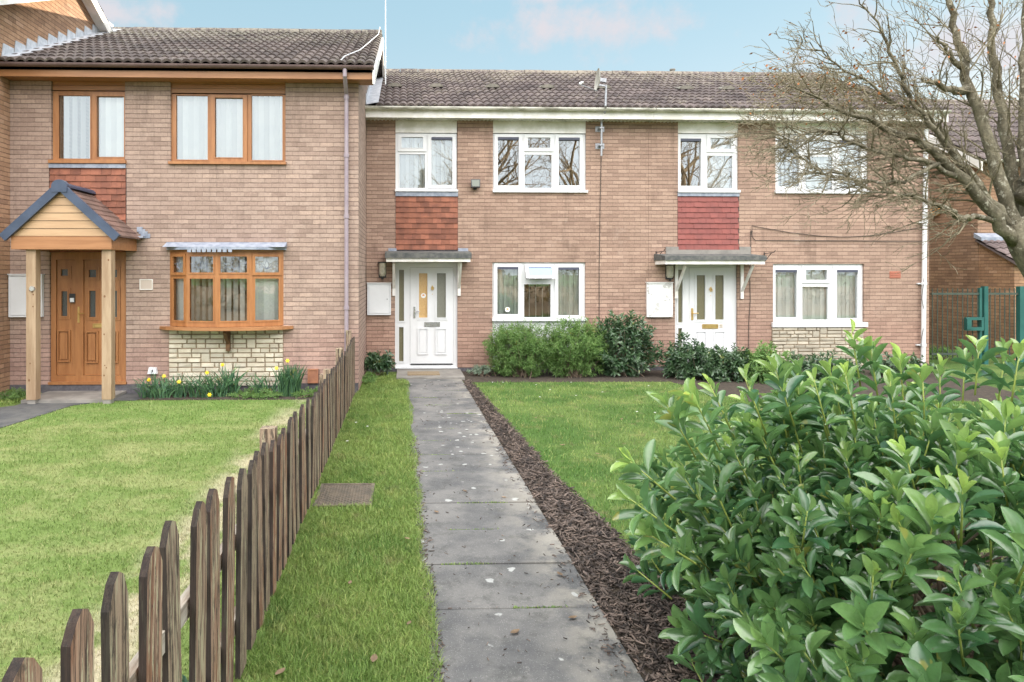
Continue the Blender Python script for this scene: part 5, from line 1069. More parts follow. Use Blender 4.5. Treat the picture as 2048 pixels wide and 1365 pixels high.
# lean-to store in front of it
lt = thing('brick_store', 'low brick store with a dark tiled lean-to roof beside the green gate', 'store', (SX + 1, 14.6, 0))
lz1 = H + (543 - 478) * 15.6 / F; lz0 = H + (543 - 520) * 14.7 / F
b = MB(); b.prism_x([(14.75, -0.3), (sy0 - 0.005, -0.3), (sy0 - 0.005, lz1 - 0.03), (14.75, lz0 - 0.03)], SX + 0.02, SX + 3.5); b.build('wall', brick_mat('brick warm', (0.40, 0.24, 0.14), (0.30, 0.175, 0.105), (0.14, 0.085, 0.055)), lt)
b = MB(); tiled_slope(b, SX - 0.08, SX + 3.6, 14.6, lz0 - 0.02, sy0 - 0.01, lz1 + 0.03, 4, step=0.03); b.prism_x([(14.6, lz0 - 0.06), (sy0 - 0.006, lz1), (sy0 - 0.006, lz1 - 0.028), (14.6, lz0 - 0.12)], SX - 0.07, SX + 3.5); b.build('roof', M['roof_r'], lt)
b = MB(); b.hexa([(SX - 0.1, sy0 - 0.22, lz1 - 0.03), (SX + 3.6, sy0 - 0.22, lz1 - 0.03), (SX + 3.6, sy0 - 0.002, lz1 + 0.05), (SX - 0.1, sy0 - 0.002, lz1 + 0.05), (SX - 0.1, sy0 - 0.22, lz1 + 0.05), (SX + 3.6, sy0 - 0.22, lz1 + 0.05), (SX + 3.6, sy0 - 0.002, lz1 + 0.16), (SX - 0.1, sy0 - 0.002, lz1 + 0.16)]); b.build('flashing', M['lead'], lt)
# alarm box
ad = SX / (ST + (1874 - P0) / F * CT); ay = ad * (CT - (1874 - P0) / F * ST); az = H + (543 - 423) * ad / F
al = thing('alarm_box', 'faded orange burglar alarm box high on the brown brick side wall', 'alarm box', (SX, ay, az))
b = MB(); hx = [(ay + 0.17 * math.cos(t) * (1.0), az + 0.125 * math.sin(t)) for t in [2 * PI * (q + 0.5) / 8 for q in range(8)]]; b.prism_x(hx, SX - 0.07, SX - 0.002); b.prism_x([(ay + (y_ - ay) * 0.86, az + (z_ - az) * 0.86) for y_, z_ in hx], SX - 0.095, SX - 0.071); b.build('housing', M['orange'], al)
b = MB(); b.prism_x([(ay - 0.07, az + 0.01), (ay + 0.07, az + 0.01), (ay + 0.05, az + 0.045), (ay - 0.05, az + 0.045)], SX - 0.099, SX - 0.0955); b.build('badge', M['dark'], al)
GY = 14.15
rf_ = thing('railing', 'dark metal railing of thin upright bars beyond the white downpipe', 'railing', (X_(1910, GY), GY, 0))
zt = H - (578 - HY) * GY / F; zr1 = H - (589 - HY) * GY / F; x0 = X_(1862, GY); x1 = X_(1958, GY)
b = MB(); b.box(x0, x1, GY - 0.02, GY + 0.02, zr1 - 0.025, zr1 + 0.02); b.build('top_rail', M['rail_metal'], rf_); b = MB(); b.box(x0, x1, GY - 0.02, GY + 0.02, 0.2, 0.245); b.build('bottom_rail', M['rail_metal'], rf_)
n = 10
for k in range(n):
    x = x0 + 0.03 + (x1 - x0 - 0.06) * k / (n - 1); b = MB(); b.tube([(x, GY, 0.1), (x, GY, zt)], 0.011, 6); b.build('upright_bar', M['rail_metal'], rf_)
gt = thing('metal_gate', 'green steel gate with a boxed latch between two square posts', 'gate', (X_(2005, GY), GY, 0))
for (a0, a1, zz) in ((1965, 1973, 574), (2036, 2046, 574)):
    b = MB(); b.box(X_(a0, GY), X_(a1, GY), GY - 0.05, GY + 0.05, 0, H - (zz - HY) * GY / F); b.build('post', M['green_metal'], gt)
b = MB(); b.box(X_(1957, GY), X_(1962, GY), GY - 0.03, GY + 0.03, 0.1, H - (577 - HY) * GY / F); b.build('post', M['green_metal'], gt)
x0, x1 = X_(1974, GY), X_(2035, GY); b = MB(); b.box(x0, x1, GY - 0.02, GY + 0.02, zr1 - 0.025, zr1 + 0.02); b.box(x0, x1, GY - 0.02, GY + 0.02, 0.15, 0.2); b.build('gate_frame', M['rail_metal'], gt)
for k in range(6):
    x = x0 + 0.07 + (x1 - x0 - 0.14) * k / 5; b = MB(); b.tube([(x, GY, 0.15), (x, GY, zt)], 0.011, 6); b.build('upright_bar', M['rail_metal'], gt)
A = (X_(1929, GY - 0.05), X_(1964, GY - 0.05), H - (664 - HY) * GY / F, H - (637 - HY) * GY / F); b = MB(); b.holed(A[0], A[1], A[2], A[3], [(A[0] + 0.09, A[1] - 0.05, A[2] + 0.07, A[3] - 0.06)], GY - 0.10, GY - 0.031); b.box(A[0], A[0] + 0.1, GY - 0.12, GY - 0.101, A[2] + 0.03, A[3] - 0.03); b.build('latch_box', M['green_metal'], gt)

# ================================================================== PICKET FENCE
FX = -0.79
pf = thing('picket_fence', 'weathered brown picket fence running from the camera to the terrace', 'fence', (FX, 6, 0))
topz = [(1.2, 1.22), (1.62, 1.19), (2.11, 1.14), (2.81, 1.088), (3.54, 1.03), (4.5, 0.967), (6.5, 0.89), (8.5, 0.90), (10.9, 0.955), (11.2, 0.96)]
def tz(y):
    for i in range(len(topz) - 1):
        if topz[i][0] <= y <= topz[i+1][0]: t = (y - topz[i][0]) / (topz[i+1][0] - topz[i][0]); return topz[i][1] + t * (topz[i+1][1] - topz[i][1])
    return topz[0][1] if y < 1.2 else topz[-1][1]
tone_meshes = []
y = 0.45; k = 0
while y < 10.9:
    wd = random.uniform(0.122, 0.140) if y < 3.4 else random.uniform(0.108, 0.126); zt = tz(y + 0.1) + random.uniform(-0.018, 0.018); lean = random.uniform(-0.022, 0.022); leanx = random.uniform(-0.02, 0.016); zb0 = random.uniform(0.015, 0.05)
    th = 0.024; sh_ = random.uniform(0.06, 0.10); b = MB(); notch = random.uniform(0.3, 0.7)
    prof = [(0, zb0), (wd, zb0), (wd, zt - sh_), (wd * (0.70 + 0.1 * notch), zt - 0.022 * notch - 0.006), (wd * 0.5 * (0.75 + 0.5 * notch), zt), (wd * 0.25, zt - 0.020), (0, zt - sh_ * 0.9)]
    rx = FX + random.uniform(-0.004, 0.004); i0 = 0
    nn_ = len(prof); zs = lambda z: (z / 1.0)
    vs = []
    for xo in (0, -th):
        for (py_, pz_) in prof: vs.append((rx + xo + leanx * zs(pz_), y + py_ + lean * zs(pz_), pz_))
    b.v = vs; b.f = [tuple(range(nn_)), tuple(reversed(range(nn_, 2 * nn_)))]; b.c = [0.4, 0.4]; b.m = [0, 0]
    for q in range(nn_):
        j = (q + 1) % nn_; b.f.append((q, nn_ + q, nn_ + j, j)); b.c.append(0.95 if q in (2, 3, 4, 5) or (q == 6) else 0.5); b.m.append(0)
    o = b.build('picket', M['picket'], pf); o.data.attributes.new('tone', 'FLOAT', 'FACE').data.foreach_set('value', [random.random()] * len(b.f))
    y += (0.236 + random.uniform(-0.01, 0.01)) if y < 3.4 else (0.192 + random.uniform(-0.014, 0.012)); k += 1
for zr_ in (0.61, 0.20):
    for (ya, yb) in ((0.2, 3.52), (3.6, 7.2), (7.28, 10.95)):
        b = MB(); b.hexa([(FX - 0.062, ya, zr_ + (tz(ya) - 1) * 0.9), (FX - 0.0245, ya, zr_ + (tz(ya) - 1) * 0.9), (FX - 0.0245, yb, zr_ + (tz(yb) - 1) * 0.9), (FX - 0.062, yb, zr_ + (tz(yb) - 1) * 0.9), (FX - 0.062, ya, zr_ + 0.075 + (tz(ya) - 1) * 0.9), (FX - 0.0245, ya, zr_ + 0.075 + (tz(ya) - 1) * 0.9), (FX - 0.0245, yb, zr_ + 0.075 + (tz(yb) - 1) * 0.9), (FX - 0.062, yb, zr_ + 0.075 + (tz(yb) - 1) * 0.9)]); b.build('rail', M['rail'], pf)
for (py_, w_, zt_) in ((4.55, 0.10, 0.955), (7.9, 0.08, 0.86), (11.0, 0.085, 1.04), (0.15, 0.09, 1.2)):
    b = MB(); b.box(FX - 0.064 - w_, FX - 0.064, py_ - w_ / 2, py_ + w_ / 2, -0.1, zt_); o = b.build('post', M['picket'], pf); o.data.attributes.new('tone', 'FLOAT', 'FACE').data.foreach_set('value', [0.15] * len(b.f))
# fence runs up to the wall: posts standing in the flower bed
for (a, t_, Y_, w_, lb) in ((679, 697, 10.75, 0.11, 'dark weathered square post behind the far end of the picket fence'), (648, 749, 9.9, 0.12, 'low mossy timber post stub behind the pickets by the flower bed')):
    x = X_(a, Y_); z = H - (t_ - HY) * Y_ / F; b = MB(); b.box(x - w_ / 2, x + w_ / 2, Y_ - w_ / 2, Y_ + w_ / 2, -0.1, z); b.hexa([(x - w_ / 2, Y_ - w_ / 2, z), (x + w_ / 2, Y_ - w_ / 2, z), (x + w_ / 2, Y_ + w_ / 2, z), (x - w_ / 2, Y_ + w_ / 2, z), (x - w_ / 2 + 0.01, Y_ - w_ / 2 + 0.01, z + 0.01), (x + w_ / 2 - 0.01, Y_ - w_ / 2 + 0.01, z + 0.012), (x + w_ / 2 - 0.01, Y_ + w_ / 2 - 0.01, z + 0.012), (x - w_ / 2 + 0.01, Y_ + w_ / 2 - 0.01, z + 0.01)])
    o = b.build('timber_post', M['picket']); o.data.attributes.new('tone', 'FLOAT', 'FACE').data.foreach_set('value', [0.1] * len(b.f)); tag(o, lb, 'post')
# manhole cover
mc = thing('manhole_cover', 'rusty chequered metal drain cover set in the grass beside the fence', 'drain cover', (-0.5, 6.0, 0))
x0, x1, y0, y1 = -0.77, -0.27, 5.72, 6.32
b = MB(); b.holed(x0, x1, y0, y1, [(x0 + 0.03, x1 - 0.03, y0 + 0.03, y1 - 0.03)], 0, 0.01); b.v = [(x, z, 0.012 + y) for x, y, z in b.v]; b.build('frame', M['rust'], mc)
b = MB(); b.box(x0 + 0.033, x1 - 0.033, y0 + 0.033, y1 - 0.033, -0.05, 0.016)
for i in range(16):
    for j in range(19):
        cx = x0 + 0.05 + i * 0.0265; cy = y0 + 0.05 + j * 0.028; s = 0.010; e = 0.003
        if (i + j) % 2: b.hexa([(cx - s, cy - e, 0.016), (cx + s, cy - e, 0.016), (cx + s, cy + e, 0.016), (cx - s, cy + e, 0.016), (cx - s + .002, cy - e, 0.021), (cx + s - .002, cy - e, 0.021), (cx + s - .002, cy + e, 0.021), (cx - s + .002, cy + e, 0.021)])
        else: b.hexa([(cx - e, cy - s, 0.016), (cx + e, cy - s, 0.016), (cx + e, cy + s, 0.016), (cx - e, cy + s, 0.016), (cx - e, cy - s + .002, 0.021), (cx + e, cy - s + .002, 0.021), (cx + e, cy + s - .002, 0.021), (cx - e, cy + s - .002, 0.021)])
b.build('plate', M['rust'], mc)

# ================================================================== VEGETATION
def inside(P, poly):
    x, y = P[:, 0], P[:, 1]; r = np.zeros(len(P), bool); n = len(poly); j = n - 1
    for i in range(n):
        xi, yi = poly[i]; xj, yj = poly[j]
        c = ((yi > y) != (yj > y)) & (x < (xj - xi) * (y - yi) / (yj - yi + 1e-12) + xi); r ^= c; j = i
    return r
def blades(name, poly, n, hmin, hmax, wd, mt, seed, z0=0.0, near=3.3, pw=1.3, lean=0.5, excl=(), label=None):
    rs = np.random.RandomState(seed); xs = [p[0] for p in poly]; ys = [p[1] for p in poly]
    P = np.c_[rs.uniform(min(xs), max(xs), n * 5), rs.uniform(min(ys), max(ys), n * 5)]
    D = np.maximum(P[:, 1], near); keep = rs.rand(len(P)) < (near / D) ** pw
    P = P[keep]; P = P[inside(P, poly)]
    for e in excl: P = P[~inside(P, e)]
    P = P[:n]; m = len(P)
    Dk = np.maximum(P[:, 1], near); sc = (Dk / near) ** 0.45
    tuft = np.array([mnoise.noise((a * 3.1, b_ * 3.1, 0.0)) for a, b_ in P]) * 0.5 + 0.5
    hgt = rs.uniform(hmin, hmax, m) * (0.65 + 0.7 * tuft); wv = wd * sc * rs.uniform(0.7, 1.3, m)
    an = rs.uniform(0, 2 * PI, m); la = rs.uniform(0, 2 * PI, m); lm = rs.uniform(0.1, lean, m) * hgt * 1.2
    sx = np.cos(an) * wv / 2; sy = np.sin(an) * wv / 2
    V = np.zeros((m, 5, 3), np.float32)
    V[:, 0] = np.c_[P[:, 0] - sx, P[:, 1] - sy, np.full(m, z0)]; V[:, 1] = np.c_[P[:, 0] + sx, P[:, 1] + sy, np.full(m, z0)]
    mx, my = P[:, 0] + np.cos(la) * lm * 0.35, P[:, 1] + np.sin(la) * lm * 0.35
    V[:, 2] = np.c_[mx + sx * 0.75, my + sy * 0.75, z0 + hgt * 0.6]; V[:, 3] = np.c_[mx - sx * 0.75, my - sy * 0.75, z0 + hgt * 0.6]
    V[:, 4] = np.c_[P[:, 0] + np.cos(la) * lm, P[:, 1] + np.sin(la) * lm, z0 + hgt * (1 - 0.25 * rs.rand(m))]
    base = (np.arange(m) * 5)[:, None]
    idx = np.concatenate([base + np.array([[0, 1, 2]]), base + np.array([[0, 2, 3]]), base + np.array([[3, 2, 4]])], 1).ravel()
    r = np.repeat(rs.rand(m), 3)
    return tag(np_mesh(name, V.reshape(-1, 3), 3, idx, mt, attrs={'rnd': r}), label, kind='stuff')
mhole = [(-0.76, 5.73), (-0.29, 5.73), (-0.26, 6.30), (-0.76, 6.33)]
strip = [(-0.86, 2.6), (path_l(2.6) + 0.03, 2.6), (path_l(5) + 0.025, 5), (path_l(8) + 0.02, 8), (path_l(12.3), 12.3), (-0.02, 12.9), (-0.70, 13.2), (-0.76, 11.0)]
blades('grass', strip, 95000, 0.022, 0.062, 0.0042, M['blade_rough'], 1, excl=[mhole], pw=1.2, lean=0.9)
blades('grass', lawn_r, 210000, 0.02, 0.055, 0.0048, M['blade_rough'], 2, near=4.0, pw=1.3, lean=0.8, z0=0.004)
blades('grass', lawn_l, 260000, 0.012, 0.034, 0.0040, M['blade_mown'], 3, near=2.6, pw=1.1, lean=1.0, z0=0.007)
ed = [(path_l(yy) - 0.05, yy) for yy in np.arange(2.6, 12.3, 0.4)] + [(path_l(yy) + 0.045 + 0.03 * math.sin(yy * 5) * math.sin(yy * 1.7), yy) for yy in np.arange(12.2, 2.6, -0.2)]
blades('grass', ccw(ed), 7000, 0.03, 0.06, 0.004, M['blade_rough'], 6, z0=0.015, pw=1.0, lean=1.1)
for q, jy in enumerate(JY):
    if jy > 2.6 and jy < 12: a = 0.02 + 0.5 * random.random(); blades('moss', [(path_l(jy) + a, jy - 0.009), (path_l(jy) + a + random.uniform(0.2, 0.5), jy - 0.009), (path_l(jy) + a + 0.4, jy + 0.009), (path_l(jy) + a, jy + 0.009)], 130, 0.006, 0.018, 0.005, M['blade_rough'], 60 + q, z0=0.018, pw=0, lean=1.2)
corner = ccw([(-6.4, 10.1), (-5.9, 10.3), (-5.85, 11.1), (-6.4, 11.1)])
blades('grass', corner, 3000, 0.02, 0.06, 0.012, M['blade_rough'], 4, pw=0)

def leafmesh(name, P, D, N, L, W, tmpl, mt, parent, rnd, young, smooth=True, droop=0.0):
    T, quads = tmpl; m = len(P); S = np.cross(D, N)
    V = P[:, None, :] + D[:, None, :] * (T[None, :, 0:1] * L[:, None, None]) + S[:, None, :] * (T[None, :, 1:2] * W[:, None, None]) + N[:, None, :] * (T[None, :, 2:3] * L[:, None, None])
    if droop: V[:, :, 2] -= (T[None, :, 0] ** 2) * L[:, None] * droop
    nv = T.shape[0]; q = np.array(quads); idx = ((np.arange(m) * nv)[:, None, None] + q[None]).ravel(); k = len(quads)
    return np_mesh(name, V.reshape(-1, 3), q.shape[1], idx, mt, parent, smooth, {'rnd': np.repeat(rnd, k), 'young': np.repeat(young, k)})
def leaf_template(rows, width, fold, curl):
    T = []; Q = []
    for i, (t, w_) in enumerate(rows):
        z = curl * math.sin(PI * t) - 0.0
        for s in (-1, 0, 1): T.append((t, s * w_ * 0.5, z + (fold * w_ if s else 0.0)))
    for i in range(len(rows) - 1):
        for s in (0, 1): a = i * 3 + s; Q.append((a, a + 1, a + 4, a + 3))
    return np.array(T, float), Q
T_LAUREL = leaf_template([(0, 0.06), (0.1, 0.10), (0.28, 0.62), (0.48, 0.93), (0.66, 1.0), (0.83, 0.80), (0.94, 0.44), (1.0, 0.06)], 1, 0.17, 0.02)
T_MID = leaf_template([(0, 0.05), (0.3, 0.75), (0.65, 1.0), (0.88, 0.6), (1.0, 0.02)], 1, 0.14, 0.06)
T_SMALL = leaf_template([(0, 0.05), (0.5, 1.0), (1.0, 0.02)], 1, 0.1, 0.04)
def nrm(a): return a / (np.linalg.norm(a, axis=-1, keepdims=True) + 1e-9)
class Shoots:
    def __init__(s, seed): s.rs = np.random.RandomState(seed); s.P = []; s.D = []; s.N = []; s.L = []; s.W = []; s.r = []; s.y = []
    def shoot(s, T, d, n, ls, L, aspect, ang0=22, ang1=72, young=0.0, grav=0.15, tipscale=0.6, tone=None):
        rs = s.rs; d = d / np.linalg.norm(d); a = np.cross(d, [0.3, 0.2, 0.93]); a /= np.linalg.norm(a) + 1e-9; b = np.cross(d, a); ph = rs.uniform(0, 2 * PI); tone = rs.rand() if tone is None else tone
        for k in range(n):
            t = (k + 0.2) / n; p = T - d * ls * t + rs.normal(0, 0.002, 3); az = ph + k * 2.39996 + rs.normal(0, 0.25)
            an = math.radians(ang0 + (ang1 - ang0) * t ** 0.7 + rs.normal(0, 9)); rad = a * math.cos(az) + b * math.sin(az)
            D = d * math.cos(an) + rad * math.sin(an); D = D + np.array([0, 0, -grav * t]); D /= np.linalg.norm(D)
            N = d - D * np.dot(d, D) + rs.normal(0, 0.18, 3); N = N - D * np.dot(N, D); N /= np.linalg.norm(N) + 1e-9
            l = L * (tipscale + (1 - tipscale) * min(1, t * 3)) * rs.uniform(0.68, 1.18)
            s.P.append(p); s.D.append(D); s.N.append(N); s.L.append(l); s.W.append(l * aspect * rs.uniform(0.88, 1.12)); s.r.append(np.clip(tone * 0.6 + rs.rand() * 0.4, 0, 1)); s.y.append(young * max(0, 1 - t * 2.2) * rs.uniform(0.5, 1.2))
    def build(s, name, tmpl, mt, parent, droop=0.1, smooth=True):
        A = lambda q: np.array(q, float)
        return leafmesh(name, A(s.P), A(s.D), A(s.N), A(s.L), A(s.W), tmpl, mt, parent, A(s.r), np.clip(A(s.y), 0, 1), smooth, droop)
def bush_tips(rs, C, R, n, low=-0.3, shell=(0.62, 1.0), lump=0.12, seedo=0):
    out = []
    while len(out) < n:
        v = rs.normal(0, 1, 3); v /= np.linalg.norm(v)
        if v[2] < low: continue
        k = 1 + lump * mnoise.noise((v[0] * 2.2 + seedo, v[1] * 2.2, v[2] * 2.2)) * 2
        f = rs.uniform(*shell) ** 0.7 * k; out.append((np.array(C) + v * np.array(R) * f, v))
    return out
def stems(mb, base, tips, r0, every=1, sag=0.0, rs=None, n=5, c=0.5, basespread=0.25):
    for T, v in tips[::every]:
        B = np.array(base) + rs.normal(0, basespread, 3) * [1, 1, 0]; B[2] = 0.0; pts = []; q = 5
        Mid = B * 0.45 + np.array(T) * 0.55; Mid[2] += -0.05 + 0.1 * rs.rand(); 
        for i in range(q + 1):
            t = i / q; p = B * (1 - t) ** 2 + 2 * Mid * t * (1 - t) + np.array(T) * t * t; pts.append(p)
        mb.tube(pts, [r0 * (1 - 0.8 * i / q) for i in range(q + 1)], n, c)
# big laurel in front
rs = np.random.RandomState(21)
BC = np.array([2.56, 3.15, 0.62]); BR = np.array([1.40, 1.45, 0.80])
bl = thing('laurel_bush', 'huge glossy cherry laurel filling the corner nearest the camera beside the bark strip', 'bush', (2.5, 3.15, 0))
tips = bush_tips(rs, BC, BR, 760, low=-0.55, shell=(0.5, 1.02), lump=0.17, seedo=3)
S = Shoots(22); sm = MB(); gm = MB()
leaders = [(1703, 668, 3.3), (1742, 700, 3.3), (1552, 742, 3.0), (1490, 757, 2.85), (1628, 760, 3.0), (1800, 722, 3.2), (1845, 750, 3.1), (1958, 690, 3.6), (2010, 705, 3.6), (1930, 712, 3.8), (1262, 925, 2.75), (1335, 812, 2.9), (1262, 1000, 2.6), (1388, 795, 2.9), (1290, 1180, 2.5), (1300, 1070, 2.6), (1420, 770, 3.1), (1690, 745, 3.0), (2040, 700, 3.3), (1880, 735, 3.3), (1340, 1300, 2.35), (1660, 740, 3.6), (1780, 760, 2.9)]
for (a, c, D_) in leaders:
    T = np.array(at(a, c, D_)); v = T - (BC - [0, 0, 0.3]); v = v / np.linalg.norm(v) + np.array([0, 0, 0.75 if c < 820 else 0.25]); tips.append((T, nrm(v)))
for i, (T, v) in enumerate(tips):
    if T[2] < 0.06: continue
    if T[1] < 1.25: continue
    if T[0] < 1.08 + (0.10 if T[2] < 0.5 else 0) and T[2] < 0.9: continue
    lead = i >= 760
    d = v * 0.75 + np.array([0, 0, 0.7 + 0.3 * rs.rand()]) + rs.normal(0, 0.22, 3)
    if lead: d = v
    rad = np.linalg.norm((T - BC) / BR); up = max(0, (T[2] - 0.7) / 0.7)
    yg = min(1.0, (0.18 + 0.9 * up) * (0.25 + 1.0 * rs.rand())) * (1 if rad > 0.8 or lead else 0.3)
    ls = rs.uniform(0.15, 0.25) if not lead else 0.24
    S.shoot(T, d, int(rs.randint(11, 16)), ls, rs.uniform(0.10, 0.165), rs.uniform(0.29, 0.37), 16, 72, yg, 0.10)
    d = d / np.linalg.norm(d); e = T - d * (ls + 0.03)
    gm.tube([T + d * 0.005, T - d * ls * 0.5, e], [0.002, 0.0035, 0.0048], 5)
    if i % 9 == 0:
        e = BC * [1, 1, 0.6] * 0.38 + e * 0.62 + np.array([0, 0, 0.02])
        B = BC * [1, 1, 0] + rs.normal(0, 0.3, 3) * [1, 1, 0]; M_ = (B + e) / 2 + np.array([0, 0, 0.12]); pts = [B * (1 - t) ** 2 + 2 * M_ * t * (1 - t) + e * t * t for t in np.linspace(0, 1, 6)]; sm.tube(pts, [0.014, 0.012, 0.010, 0.008, 0.006, 0.0048], 6)
S.build('foliage', T_LAUREL, M['laurel'], bl, 0.03)
gm.build('green_shoot', M['green_stem'], bl, True); sm.build('branch', M['bark_stem'], bl, True)
# shrubs against the terrace
def wall_shrub(name, label, cat, C, R, n, nl, L, asp, mt, tmpl, seed, ang=(15, 65), young=0.4, low=-0.85, ls=0.14, group=None, up=0.4, stemr=0.008, tipsx=()):
    r_ = np.random.RandomState(seed); root = thing(name, label, cat, (C[0], C[1], 0), group); S = Shoots(seed + 1)
    tp_ = bush_tips(r_, C, R, n, low, (0.35, 1.0), 0.14, seed)
    for T in tipsx: tp_.append((np.array(T), nrm(np.array(T) - np.array(C))))
    for T, v in tp_:
        T = np.array([T[0], T[1], max(T[2], 0.07)])
        if (C[1] < YM and T[1] > YM - 0.06) or (T[0] < -0.8 and T[1] > YL - 0.05): continue
        S.shoot(T, v * 0.7 + np.array([0, 0, up]) + r_.normal(0, 0.3, 3), nl, ls * r_.uniform(0.8, 1.2), L, asp, ang[0], ang[1], young * max(0.1, (T[2] / (C[2] + R[2]))) * r_.rand(), 0.2)
    S.build('foliage', tmpl, mt, root, 0.1); b = MB(); stems(b, (C[0], C[1], 0), [t for t in tp_ if t[0][2] > 0.1], stemr, 6, rs=r_, basespread=0.12); b.build('branch', M['bark_stem'], root)
    return root
def wx(px, Y): return X_(px, Y)
wall_shrub('shrub', 'bright green narrow-leaved shrub under the lower window, the half nearest the doorstep', 'shrub', (wx(1040, 12.85), 12.85, 0.50), (0.72, 0.50, 0.58), 900, 16, 0.085, 0.19, M['willow'], T_SMALL, 31, (20, 80), 0.8, ls=0.17, group=None, low=-0.9, tipsx=[tuple(at(1035, 645, 13.0)), tuple(at(1050, 638, 13.0))])
wall_shrub('shrub', 'bright green narrow-leaved shrub under the lower window, the half touching the dark laurel', 'shrub', (wx(1145, 12.8), 12.8, 0.52), (0.72, 0.50, 0.60), 900, 16, 0.085, 0.19, M['willow'], T_SMALL, 33, (20, 80), 0.9, ls=0.17, low=-0.9, tipsx=[tuple(at(1130, 640, 13.0))])
wall_shrub('shrub', 'pale feathery seeding shrub standing against the white window panel', 'shrub', (wx(1000, 13.15), 13.15, 0.6), (0.28, 0.2, 0.48), 90, 12, 0.07, 0.12, M['sage'], T_SMALL, 35, (25, 80), 0.3, ls=0.15)
wall_shrub('laurel_shrub', 'tall dark laurel between the bright shrub and the peeling meter box', 'shrub', (wx(1245, 12.9), 12.9, 0.55), (0.66, 0.48, 0.70), 330, 12, 0.115, 0.36, M['laurel_far'], T_MID, 37, (25, 75), 0.5, ls=0.2, up=0.6, tipsx=[tuple(at(1225, 628, 12.9)), tuple(at(1262, 624, 12.9)), tuple(at(1290, 660, 12.9)), tuple(at(1205, 650, 12.9))])
wall_shrub('laurel_shrub', 'dark laurel in front of door 11 with one upright shoot', 'shrub', (wx(1380, 12.5), 12.5, 0.32), (0.60, 0.45, 0.48), 230, 12, 0.11, 0.36, M['laurel_far'], T_MID, 39, (25, 75), 0.5, ls=0.2, up=0.6, tipsx=[tuple(at(1362, 665, 12.6)), tuple(at(1368, 690, 12.6)), tuple(at(1403, 690, 12.6))])
wall_shrub('laurel_shrub', 'low spreading laurel beneath the door 11 letterbox', 'shrub', (wx(1450, 12.3), 12.3, 0.26), (0.6, 0.5, 0.42), 210, 12, 0.11, 0.36, M['laurel_far'], T_MID, 41, (25, 75), 0.6, ls=0.2, up=0.6, tipsx=[tuple(at(1440, 705, 12.4)), tuple(at(1472, 702, 12.4))])
wall_shrub('laurel_shrub', 'low laurel beside the stone panel with paler new growth', 'shrub', (wx(1530, 12.1), 12.1, 0.26), (0.6, 0.5, 0.42), 210, 12, 0.11, 0.34, M['willow'], T_MID, 43, (25, 75), 0.8, ls=0.2, up=0.6, tipsx=[tuple(at(1535, 705, 12.4))])
wall_shrub('laurel_shrub', 'low dark laurel in the bed below the stone panel', 'shrub', (wx(1640, 12.2), 12.2, 0.2), (0.8, 0.6, 0.32), 190, 12, 0.11, 0.34, M['laurel_far'], T_MID, 45, (25, 75), 0.6, ls=0.2, up=0.6)
wall_shrub('laurel_shrub', 'small laurel at the foot of the white downpipe', 'shrub', (wx(1800, 12.6), 12.6, 0.22), (0.65, 0.4, 0.26), 90, 12, 0.11, 0.34, M['laurel_far'], T_MID, 46, (25, 75), 0.6, ls=0.2, up=0.6)
wall_shrub('shrub', 'small variegated silver-leaved plant at the edge of the bark by the doorstep', 'plant', (wx(962, 12.9), 12.9, 0.10), (0.26, 0.2, 0.13), 90, 10, 0.045, 0.5, M['sage'], T_SMALL, 47, (30, 80), 0.3, ls=0.08, low=-0.2)
wall_shrub('shrub', 'dark leafy evergreen plant in the corner between the two houses', 'plant', (wx(757, 12.95), 12.95, 0.22), (0.30, 0.25, 0.22), 70, 11, 0.12, 0.34, M['laurel_far'], T_MID, 49, (30, 80), 0.5, ls=0.15, low=-0.1, tipsx=[tuple(at(778, 705, 12.9)), tuple(at(745, 712, 12.9))])
wall_shrub('shrub', 'scrubby weeds at the foot of the corner wall by the grass strip', 'plant', (wx(738, 12.4), 12.3, 0.05), (0.18, 0.55, 0.10), 110, 8, 0.035, 0.5, M['willow'], T_SMALL, 51, (30, 80), 0.3, ls=0.06, low=-0.1)
wall_shrub('shrub', 'small green weeds beside the pale porch post at the edge of the photo', 'plant', (-6.1, 10.75, 0.06), (0.3, 0.25, 0.12), 90, 9, 0.05, 0.4, M['willow'], T_SMALL, 53, (30, 80), 0.3, ls=0.08, low=-0.1)
wall_shrub('shrub', 'green weeds growing behind the railing at the gate', 'plant', (wx(1885, 15.0), 15.0, 0.1), (0.4, 0.3, 0.22), 90, 9, 0.06, 0.4, M['willow'], T_SMALL, 55, (30, 80), 0.3, ls=0.1, low=-0.1)
